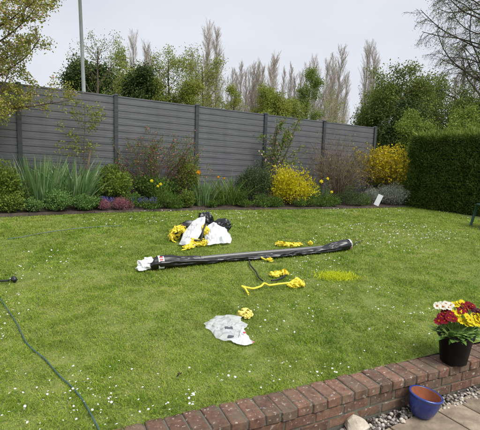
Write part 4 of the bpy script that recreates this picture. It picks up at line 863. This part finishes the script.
obj('plastic_sleeve', mesh_of(V, [F, np.arange(na)[None, :], (np.arange(na)[::-1] + (ns - 1) * na)[None, :]], M['bag_black'], True), pk)
g = Geo(); sb = np.linspace(.42, LEN - .34, 30); g.tube(np.stack([sb, .0 + .012 * np.sin(sb * 2.1), .058 + .006 * np.sin(sb * 1.3)], 1), 0.030, 20); g.build('metal_bar', M['bar'], pk, True)
g = Geo(); lump(g, (-.055, .01, .045), (.06, .062, .05), 3, .7, 2.2, 0.4); lump(g, (-.02, .03, .085), (.05, .05, .035), 9, .7, 2.4); lump(g, (-.10, -.02, .02), (.05, .04, .022), 14, .8, 2.4); g.build('foam_end', M['foam'], pk)
def band(s0, s1, r0, a0, a1, zc, mat, name, n=24):
    an = np.linspace(a0, a1, n); g = Geo(); V = []
    for s_ in (s0, s1):
        V += [(s_, math.cos(x) * r0, math.sin(x) * r0 + zc) for x in an]
    i = np.arange(n - 1); g.add(V, [np.stack([i, i + 1, i + 1 + n, i + n], 1)]); return g.build(name, mat, pk, True)
band(.09, .16, .086, .9, 3.9, .062, M['label_w'], 'paper_label')
for (x0, x1) in ((1.95, 2.2), (2.35, 2.6), (2.75, 3.0), (3.15, 3.4)): band(.105, .146, .0885, x0, x1, .062, M['label_r'], 'label_print', 8)
band(LEN - .035, LEN - .004, .084, 0, 2 * math.pi, .064, plain('end_tape', (.42, .41, .41), .4, .3, 20), 'end_ring', 40)
for (x0, x1) in ((3.3, 3.7), (4.1, 4.5)): band(LEN - .028, LEN - .012, .0855, x0, x1, .064, M['label_r'], 'label_print', 8)

# heap of packaging: black sack, two white sheets, yellow pieces
q = G(201, 243); d_ = depth(q); sc = d_ / 430
def hp(px, py, lift=0.0): v = G(px, py); return v - q + np.array([0, 0, lift])
g = Geo(); V, F = film([hp(x, y, z) for (x, y, z) in ((172, 241, .01), (178, 237.5, .03), (188, 235.5, .05), (198, 234.5, .06), (207, 233.5, .08), (216, 234.5, .08), (226, 237, .05), (230, 240, .02), (226, 239.5, .06), (214, 237.5, .12), (203, 236.8, .16), (190, 237.6, .12), (179, 239.5, .03))], .19, 131, amp=.06, freq=5, prof=.7)
V[:, 2] = np.maximum(V[:, 2], .008); g.add(V, F)
lump(g, hp(190, 238.2, .16), (.20, .09, .08), 33, .5, 1.7, .15, tilt=-.05); lump(g, hp(206, 234.5, .25), (.085, .07, .13), 25, .55, 2.0, .2, tilt=.5); lump(g, hp(220, 236.5, .15), (.17, .11, .09), 18, .5, 1.7, -.3, tilt=.4)
tag(g.build('bin_bag', M['bag_black'], None, True, q), 'crumpled shiny black sack at the back of the packaging heap', 'bag')
# sheets: outlines on ground plus raised corners
def sheet_obj(name, label, base, outl, hgt, seed, mat, amp=.03, freq=9, crown=None, prof=1.0):
    V, F = film([o - base for o in outl], hgt, seed, amp=amp, freq=freq, crown=None if crown is None else crown - base, prof=prof); V[:, 2] = np.maximum(V[:, 2], 0.008)
    return tag(obj(name, mesh_of(V, F, mat, True), None, base), label, 'plastic sheet')
b0 = G(192, 245); up3 = lambda px, py, z: G(px, py) + np.array([0, -0.0, z])
sheet_obj('plastic_sheet', 'translucent white plastic sheet draped against the left of the black sack', b0, [up3(178, 246, .01), up3(186, 248.5, .015), up3(195, 248, .02), up3(200, 243, .1), up3(205.5, 240, .36), up3(198, 239, .33), up3(189, 240, .24), up3(183, 242, .12)], 0.04, 31, M['film_white'], .035, 7)
b1 = G(218, 244)
sheet_obj('plastic_sheet', 'bunched white plastic bag spilling from the right of the black sack', b1, [up3(204, 243, .05), up3(208, 246.5, .01), up3(215, 247, .008), up3(219, 245, .008), up3(225, 246, .008), up3(232, 243, .008), up3(231, 239, .05), up3(223, 237.5, .12), up3(212, 238, .22), up3(205, 240, .16)], 0.13, 37, M['film_white'], .055, 6)
def yellow_bits(name, label, base, lumps, ribbons=(), mat='yellow', dark=()):
    root = thing(name, label, 'packaging', base)
    g = Geo()
    for (px, py, z, sx, sy_, sz, sd) in lumps: lump(g, G(px, py) - base + np.array([0, 0, z]), (sx * .68, sy_ * .68, sz * .62), sd, 1.0, 2.2, sd * .7, fine=False)
    o_ = g.build('bundle', M[mat], root)
    if len(lumps) > 1: o_['kind'] = 'stuff'
    for (px, py, z, sx, sy_, sz, sd) in lumps:
        r_ = np.random.default_rng(sd + 60); c = G(px, py) - base + np.array([0, 0, z])
        for k_ in range(7):
            m_ = 40; a_ = np.linspace(0, 2 * math.pi * r_.uniform(.55, .95), m_); u = r_.normal(size=3); u /= np.linalg.norm(u); v = np.cross(u, r_.normal(size=3)); v /= np.linalg.norm(v); w_ = np.cross(u, v)
            rad = 1.0 + .22 * np.sin(a_ * r_.integers(2, 5) + r_.uniform(0, 6)) + .1 * r_.normal()
            pth = (np.cos(a_)[:, None] * u + np.sin(a_)[:, None] * v) * rad[:, None] * np.array([sx, sy_, sz]) * r_.uniform(.75, 1.15) + c
            pth += w_ * .012 * np.sin(a_ * 3 + r_.uniform(0, 6))[:, None]; pth[:, 2] = np.maximum(pth[:, 2], .012 + .004 * k_); wd = r_.uniform(.006, .012)
            sd_ = w_ * wd + np.stack([np.cos(a_ * 2), np.sin(a_ * 2), np.cos(a_ * 3)], 1) * wd * .7; V_ = np.stack([pth - sd_, pth + sd_], 1).reshape(-1, 3); i_ = np.arange(m_ - 1)[:, None] * 2
            gr = Geo(); gr.add(V_, [np.concatenate([i_, i_ + 1, i_ + 3, i_ + 2], 1)]); gr.build('ribbon', M[mat], root)
    for rb_ in ribbons:
        pts = np.array([G(x, y) - base + np.array([0, 0, z]) for (x, y, z) in rb_]); pts = smooth_path(pts, .01, 6); g = Geo(); g.tube(pts, .011, 6); g.build('ribbon', M[mat], root, True)
    for rb_ in dark:
        pts = np.array([G(x, y) - base + np.array([0, 0, z]) for (x, y, z) in rb_]); pts = smooth_path(pts, .01, 6); g = Geo(); g.tube(pts, .014, 6); g.build('black_grip', M['cable'], root, True)
    return root
yellow_bits('yellow_webbing', 'yellow webbing bundle at the left end of the packaging heap', G(177, 240), [(177, 240.5, .14, .09, .09, .085, 1), (172, 241, .07, .05, .06, .08, 2), (181, 241, .17, .07, .06, .07, 3), (174, 240, .02, .05, .05, .04, 4)], [[(171, 240, .1), (172, 242, .02), (176, 243, .01)]], dark=[[(175, 242.5, .13), (178, 243, .16)]])
yellow_bits('yellow_webbing', 'yellow webbing with black grip lying in front of the packaging heap', G(196, 247.5), [(197, 246.5, .06, .11, .07, .055, 5), (203, 246, .05, .06, .06, .05, 6), (191, 248, .03, .06, .05, .035, 7), (205, 242, .18, .045, .04, .08, 9), (187, 249.3, .02, .06, .045, .024, 8)], [[(190, 248.5, .02), (185, 250.5, .015), (181, 251.5, .02)]], dark=[[(194, 247.5, .11), (200, 247.5, .10)], [(201, 247.4, .10), (203, 245.5, .24), (205, 244.5, .3)]])
yellow_bits('yellow_scrap', 'long yellow torn scrap on the far side of the wrapped pole', G(289, 247), [(280, 246, .02, .06, .05, .055, 11), (286, 246.5, .02, .08, .05, .04, 12), (293, 246.5, .02, .07, .05, .045, 13), (298, 246, .015, .05, .05, .03, 14)])
yellow_bits('yellow_scrap', 'tiny yellow scrap just right of the long torn scrap behind the pole', G(310, 245), [(310, 245, .02, .03, .03, .045, 15)])
yellow_bits('yellow_scrap', 'small yellow curl touching the near side of the wrapped pole', G(268, 262), [(270, 261.5, .02, .04, .035, .03, 21)], [[(266, 262, .03), (261.5, 261, .04), (260.8, 258, .045), (264, 256.8, .05)]])
yellow_bits('yellow_scrap', 'crumpled yellow piece between wrapped pole and the knotted strap', G(279, 276), [(274, 276.5, .02, .055, .04, .035, 31), (280, 275.5, .02, .05, .05, .045, 32), (285, 275, .02, .035, .03, .055, 33)])
yellow_bits('yellow_strap', 'yellow strap with a looped end and a balled knot on the grass', G(270, 290), [(297, 286, .035, .065, .06, .05, 41), (294, 287, .02, .05, .05, .035, 42), (300, 286.5, .03, .04, .05, .04, 43)], [[(248.5, 296, .02), (245, 291, .03), (241, 288.5, .03), (246, 290.5, .035), (253, 291.5, .03), (261, 289, .03), (264, 285.5, .03), (268.5, 288.5, .035), (279, 287, .035), (292, 285.5, .035)]])
yellow_bits('yellow_scrap', 'pale yellow crumpled scrap above the clear plastic bag', G(245, 316), [(241, 317, .02, .028, .03, .03, 51), (244.5, 314.5, .025, .034, .03, .035, 52), (249, 317, .02, .026, .03, .03, 53), (247, 319, .012, .02, .02, .02, 54)], mat='yellow_pale')
# yellow stained grass patch
base = G(338, 277); r = np.random.default_rng(700); n = 1700; pts = np.stack([r.normal(size=n) * .11, r.normal(size=n) * .07, np.zeros(n)], 1); pts[:, 2] = lawn_z(pts[:, 0] + base[0], pts[:, 1] + base[1]) - base[2]
g = Geo(); g.straps(pts, np.stack([r.normal(size=n) * .5, r.normal(size=n) * .5, np.ones(n)], 1), r.uniform(.035, .06, n), .006, r.uniform(.1, .9, n), np.clip(r.uniform(0, .6, n), 0, 1), 2, r)
M['grass_yellow'] = leafmat('yellow_stained_grass', [(0, (0.46, 0.55, 0.015)), (1, (0.74, 0.76, 0.05))], 0.3)
tag(g.build('yellow_grass_patch', M['grass_yellow'], None, False, base), 'patch of bright yellow stained grass right of the knotted strap', 'grass patch')
# black cords by the pole
def cord(name, label, cat, pix, rad, mat, lift=.02):
    base = G(*pix[0][:2]); pts = np.array([G(p_[0], p_[1]) - base + np.array([0, 0, (p_[2] if len(p_) > 2 else lift)]) for p_ in pix]); pts = smooth_path(pts, .015, 12); g = Geo(); g.tube(pts, rad, 8)
    return tag(g.build(name, M[mat], None, True, base), label, cat)
cord('black_cord', 'black cord curving from the wrapped pole towards the yellow strap', 'cord', [(249, 262.5), (250, 267), (256, 274), (258.5, 280), (263, 283.5)], .009, 'cable', .028)
cord('black_cord', 'short black cord behind the crumpled yellow piece and knot', 'cord', [(271, 283), (277, 282.5), (284, 279.5), (286, 277)], .011, 'cable', .03)
cord('black_cord', 'thin black cord at the right end of the wrapped pole', 'cord', [(352, 248), (357, 244), (363, 242.5)], .006, 'cable', .03)
M['hose'] = plain('hose_teal', (0.045, 0.10, 0.105), 0.45, 0.2, 5); M['hose_grey'] = plain('hose_grey', (0.10, 0.15, 0.15), 0.45, 0.2, 5)
cord('garden_hose', 'thin blue green hose winding down the left foreground lawn', 'hose', [(-14, 284), (0, 299), (8, 311), (16.6, 324), (25.6, 343), (33, 351), (45, 360), (61, 379), (72, 388), (84, 403), (98.5, 430), (106, 450)], .0045, 'hose', .011)
cord('garden_hose', 'faint grey green hose crossing the far left lawn', 'hose', [(8, 239.5), (22, 237.5), (35, 235), (52, 232), (75, 229), (100, 227), (122, 226)], .0055, 'hose_grey', .009)
base = G(12, 284); root = thing('cable_plug', 'black cable ending in a plug at the left edge of the lawn', 'plug', base); g = Geo(); pts = np.array([G(x, y) - base + np.array([0, 0, .03]) for (x, y) in ((-16, 285), (-6, 284), (4, 283.5), (11, 283))]); g.tube(smooth_path(pts, .02, 6), .012, 8); g.build('cable', M['cable'], root, True)
g = Geo(); lump(g, G(14, 282.5) - base + np.array([0, 0, .04]), (.032, .027, .027), 71, .3, 1.6, .3, fine=False); g.build('plug_body', M['cable'], root, True)

# clear bag in the foreground
b2 = G(229, 336); root = thing('plastic_bag', 'clear and white plastic bag with red print lying in the middle of the lawn', 'bag', b2)
ol = [G(x, y) - b2 + np.array([0, 0, z]) for (x, y, z) in ((203.5, 325.5, .012), (210, 332, .01), (217, 340, .01), (225, 344, .012), (236, 344, .012), (243, 336, .02), (246.5, 328.5, .03), (241.5, 325.5, .03), (241, 319.5, .02), (230, 317.5, .02), (216, 318, .02))]
V, F = film(ol, .05, 81, amp=.028, freq=16); V[:, 2] = np.maximum(V[:, 2], .012); obj('bag_film', mesh_of(V, F, M['film_clear'], True), root)
ol = [G(x, y) - b2 + np.array([0, 0, z]) for (x, y, z) in ((230, 343, .02), (237, 342, .04), (242, 335, .07), (248, 340, .04), (254, 345.5, .02), (244, 347.5, .012), (238, 346.5, .012))]
V, F = film(ol, .03, 83, amp=.02, freq=18); V[:, 2] = np.maximum(V[:, 2], .014); obj('bag_opening', mesh_of(V, F, M['film_white'], True), root)
for (x, y, sx, sy_, sd) in ((229, 333, .034, .032, .2), (231, 341, .026, .014, -.15)):
    me = chamfer_box(sx, sy_, .012, .004, random.Random(7), .002); me.materials.append(M['grey_bits']); obj('contents', me, root, G(x, y) - b2 + np.array([0, 0, .034]), (.12, .05, sd))
g = Geo(); lump(g, G(244, 341) - b2 + np.array([0, 0, .072]), (.011, .009, .006), 5, .2, 1.5, fine=False); g.build('print_mark', M['label_r'], root)
g = Geo(); lump(g, G(252.5, 345.5) - b2 + np.array([0, 0, .03]), (.014, .007, .005), 6, .2, 1.5, fine=False); g.build('print_mark', M['label_r'], root)
# fallen leaf sprig
base = G(179, 379); g = Geo(); r = np.random.default_rng(9); g.leaves(np.zeros((5, 3)) + np.array([0, 0, .03]), r.normal(size=(5, 3)) + np.array([0, 0, .8]), .03, .014, .2, r)
tag(g.build('fallen_leaf', plain('dead_leaf', (.05, .03, .025), .8), None, False, base), 'tiny dark withered leaf on the grass in the near foreground', 'leaf')

# ------------------------------------------------------------------ green garden chair at the right edge
M['chair'] = plain('green_plastic', (0.012, 0.05, 0.038), 0.4, 0.2, 6)
base = G(475, 229.5) + np.array([.42, .22, 0]); base[2] = float(lawn_z(base[0], base[1])) + .004
ch = thing('garden_chair', 'dark green plastic garden chair cut off by the right edge', 'chair', base, math.radians(-8))
for (x, y) in ((-1, -1), (-1, 1), (1, -1), (1, 1)):
    g = Geo(); g.tube(np.array([(x * .275, y * .25, 0), (x * .235, y * .22, .26), (x * .205, y * .2, .43)]), np.array([.026, .03, .034]), 8); g.build('leg', M['chair'], ch, True)
me = chamfer_box(.23, .23, .02, .012, random.Random(2), .001); me.materials.append(M['chair']); obj('seat', me, ch, (0, 0, .435))
me = chamfer_box(.018, .22, .22, .014, random.Random(3), .001); me.materials.append(M['chair']); obj('backrest', me, ch, (.25, 0, .65), (0, .22, 0))

# ------------------------------------------------------------------ pots
def lathe(prof, n=48):
    prof = np.array(prof); m = len(prof); a = np.linspace(0, 2 * math.pi, n, endpoint=False); V = np.stack([np.outer(prof[:, 0], np.cos(a)), np.outer(prof[:, 0], np.sin(a)), np.repeat(prof[:, 1:2], n, 1)], -1).reshape(-1, 3)
    i = np.arange(m - 1)[:, None] * n; j = np.arange(n)[None, :]; k = (j + 1) % n; return V, [np.stack([i + j, i + k, i + k + n, i + j + n], -1).reshape(-1, 4)]
M['pot_black'] = plain('black_pot', (0.004, 0.004, 0.005), 0.42, 0.3, 12, 0.08, 40, spec=0.2)
base = Z(453, 361.5, 0.004); pot = thing('flower_pot', 'black plastic pot of red yellow and white primroses on the brick wall', 'flower pot', base)
V, F = lathe([(0.0, 0.004), (.088, .003), (.094, .008), (.120, .205), (.130, .206), (.132, .235), (.126, .237), (.118, .20), (0, .198)]); obj('container', mesh_of(V, F, M['pot_black'], True), pot)
M['primrose_leaf'] = leafmat('leaf_primrose', [(0, (.055, .11, .02)), (.6, (.11, .19, .04)), (1, (.2, .3, .09))], .3)
r = np.random.default_rng(800); g = Geo(); n = 190; a = r.uniform(0, 6.28, n); rr = r.uniform(.01, .12, n); b_ = np.stack([np.cos(a) * rr, np.sin(a) * rr, np.full(n, .215)], 1)
g.straps(b_, np.stack([np.cos(a) * .9, np.sin(a) * .9, r.uniform(.2, 2.2, n)], 1), r.uniform(.05, .11, n), r.uniform(.036, .062, n), r.uniform(.3, 1.5, n), r.uniform(0, 1, n), 4); g.build('leaves', M['primrose_leaf'], pot)
def primrose(mat, seed, size=.026):
    r = np.random.default_rng(seed); g = Geo()
    for k in range(5):
        an = k * 1.2566; u = np.array([math.cos(an), math.sin(an), .22]); v = np.array([-math.sin(an), math.cos(an), 0]); nn = 5
        V = [(0, 0, 0)] + [tuple(u * size * t + v * size * w + np.array([0, 0, z])) for (t, w, z) in ((.45, .40, .0), (.85, .58, .003), (1.08, .26, -.002), (.98, 0, .002), (1.08, -.26, -.002), (.85, -.58, .003), (.45, -.40, .0))]
        V = np.array(V) + r.normal(size=(8, 3)) * size * .05; g.add(V, [np.array([[0, 1, 2], [0, 2, 3], [0, 3, 4], [0, 4, 5], [0, 5, 6], [0, 6, 7]])], r.uniform(0, 1))
    return g.mesh(M[mat])
groups = [('fl_white', [(437, 306), (441, 304.5), (446, 304), (450, 305.5), (443, 307), (448, 307.5)]), ('fl_red', [(441, 317), (445, 313), (450, 314), (448, 318), (453, 319), (439, 321), (444, 321), (447, 311)]), ('fl_red', [(459, 309), (463, 306), (468, 305), (470, 308), (465, 310), (461, 311.5), (472, 306)]), ('fl_yellow', [(455, 305), (459, 304), (462, 303.5), (454, 313), (458, 313.5), (463, 313)]), ('fl_yellow', [(457, 319), (460, 322), (464, 321), (467, 317), (470, 320), (474, 316), (477, 319), (471, 323), (476, 323), (480, 316), (482, 320), (466, 324), (479, 324)]), ('fl_plum', [(474, 312), (478, 311), (481, 313), (476, 314)])]
flower_me = {m_: [primrose(m_, 900 + k) for k in range(2)] for m_ in ('fl_white', 'fl_red', 'fl_yellow', 'fl_plum')}
dpot = depth(base); gst = Geo(); eye = primrose('fl_orange', 990, .006)
for m_, pts in groups:
    for (x, y) in pts:
        # height above the pot follows from the row: back flowers stand higher
        dd = dpot + (316 - y) * .006 + r.uniform(-.02, .02); c = P(x, y, dd) - base; dr = np.array([c[0] * 1.5 + r.normal() * .2, c[1] * 1.2 - .7 + r.normal() * .2, .8]); dr /= np.linalg.norm(dr)
        f = obj('flower', flower_me[m_][int(r.integers(0, 2))], pot, c); f.rotation_euler = Vector(dr).to_track_quat('Z', 'Y').to_euler(); f.scale = (r.uniform(.95, 1.25),) * 3
        e = obj('flower_eye', eye, f, (0, 0, .004)); gst.tube(np.array([(c[0] * .5, c[1] * .5, .20), c * np.array([.85, .85, .8]), c]), .0025, 4, cap=False)
gst.build('stalks', M['primrose_leaf'], pot)

def glaze():
    m, t, b, o = nodes('blue_glaze'); c = N(t, "ShaderNodeTexCoord"); n = N(t, "ShaderNodeTexNoise"); n.inputs['Scale'].default_value = 9; n.inputs['Detail'].default_value = 5; t.links.new(c.outputs['Object'], n.inputs[0])
    r_ = ramp(t, [(.3, (.010, .022, .13)), (.7, (.020, .050, .25))]); t.links.new(n.outputs[0], r_.inputs[0]); t.links.new(r_.outputs[0], b.inputs['Base Color']); b.inputs['Roughness'].default_value = .28; b.inputs['Coat Weight'].default_value = .5; b.inputs['Coat Roughness'].default_value = .15; return m
M['glaze'] = glaze(); M['terracotta'] = plain('terracotta', (.27, .085, .035), .8, .25, 14, .3, 50)
base = Z(420.5, 415.3, PATIO); base[2] += .002
bp = thing('glazed_pot', 'empty tilted cobalt blue glazed pot with terracotta inside on the patio', 'pot', base); bp.rotation_euler = (0.04, 0.15, 0.3); bp.scale = (.92, .92, .88)
V, F = lathe([(0, .006), (.056, .006), (.066, .012), (.088, .045), (.106, .10), (.113, .150), (.1145, .168), (.121, .172), (.123, .180), (.120, .188), (.112, .190), (.106, .185)]); V[:, 2] -= 0.006; obj('glazed_body', mesh_of(V, F, M['glaze'], True), bp)
V, F = lathe([(.106, .1785), (.103, .165), (.100, .148), (.088, .10), (.066, .045), (.04, .022), (0, .020)]); obj('clay_inside', mesh_of(V, F, M['terracotta'], True), bp)
# pale rock and a loose pebble
M['rock'] = plain('pale_rock', (.50, .42, .31), .9, .3, 14, .7, 40, c2=(.62, .56, .45))
base = Z(356, 427, PATIO); bm = bmesh.new(); rr = random.Random(5); bmesh.ops.create_icosphere(bm, subdivisions=3, radius=1)
V = np.array([v.co[:] for v in bm.verts]); F = np.array([[v.index for v in f.verts] for f in bm.faces]); bm.free()
pl = [np.array(v) / np.linalg.norm(v) for v in [(1, .3, .5), (-.8, .5, .6), (.2, -1, .5), (-.5, -.7, .4), (.1, .2, 1), (.7, -.6, .2), (-1, 0, .1), (.6, .6, .9)]]
for p_ in pl:
    dd = V @ p_; V = np.where((dd > .6)[:, None], V - (dd - .6)[:, None] * p_, V)
V = V * np.array([.105, .08, .062]) * (1 + .05 * fbm(V, 4, 3))[:, None]; V[:, 2] = np.maximum(V[:, 2] + .030, 0)
tag(obj('rock', mesh_of(V, [F], M['rock']), None, base), 'pale sandy rock on the gravel at the foot of the brick wall', 'rock')
base = Z(403, 422.5, PATIO + .002); g = Geo(); lump(g, (0, 0, .008), (.017, .014, .010), 4, .2, 1.4, fine=False); tag(g.build('pebble', M['rock'], None, True, base), 'single small pebble on the paving in front of the blue pot', 'pebble')
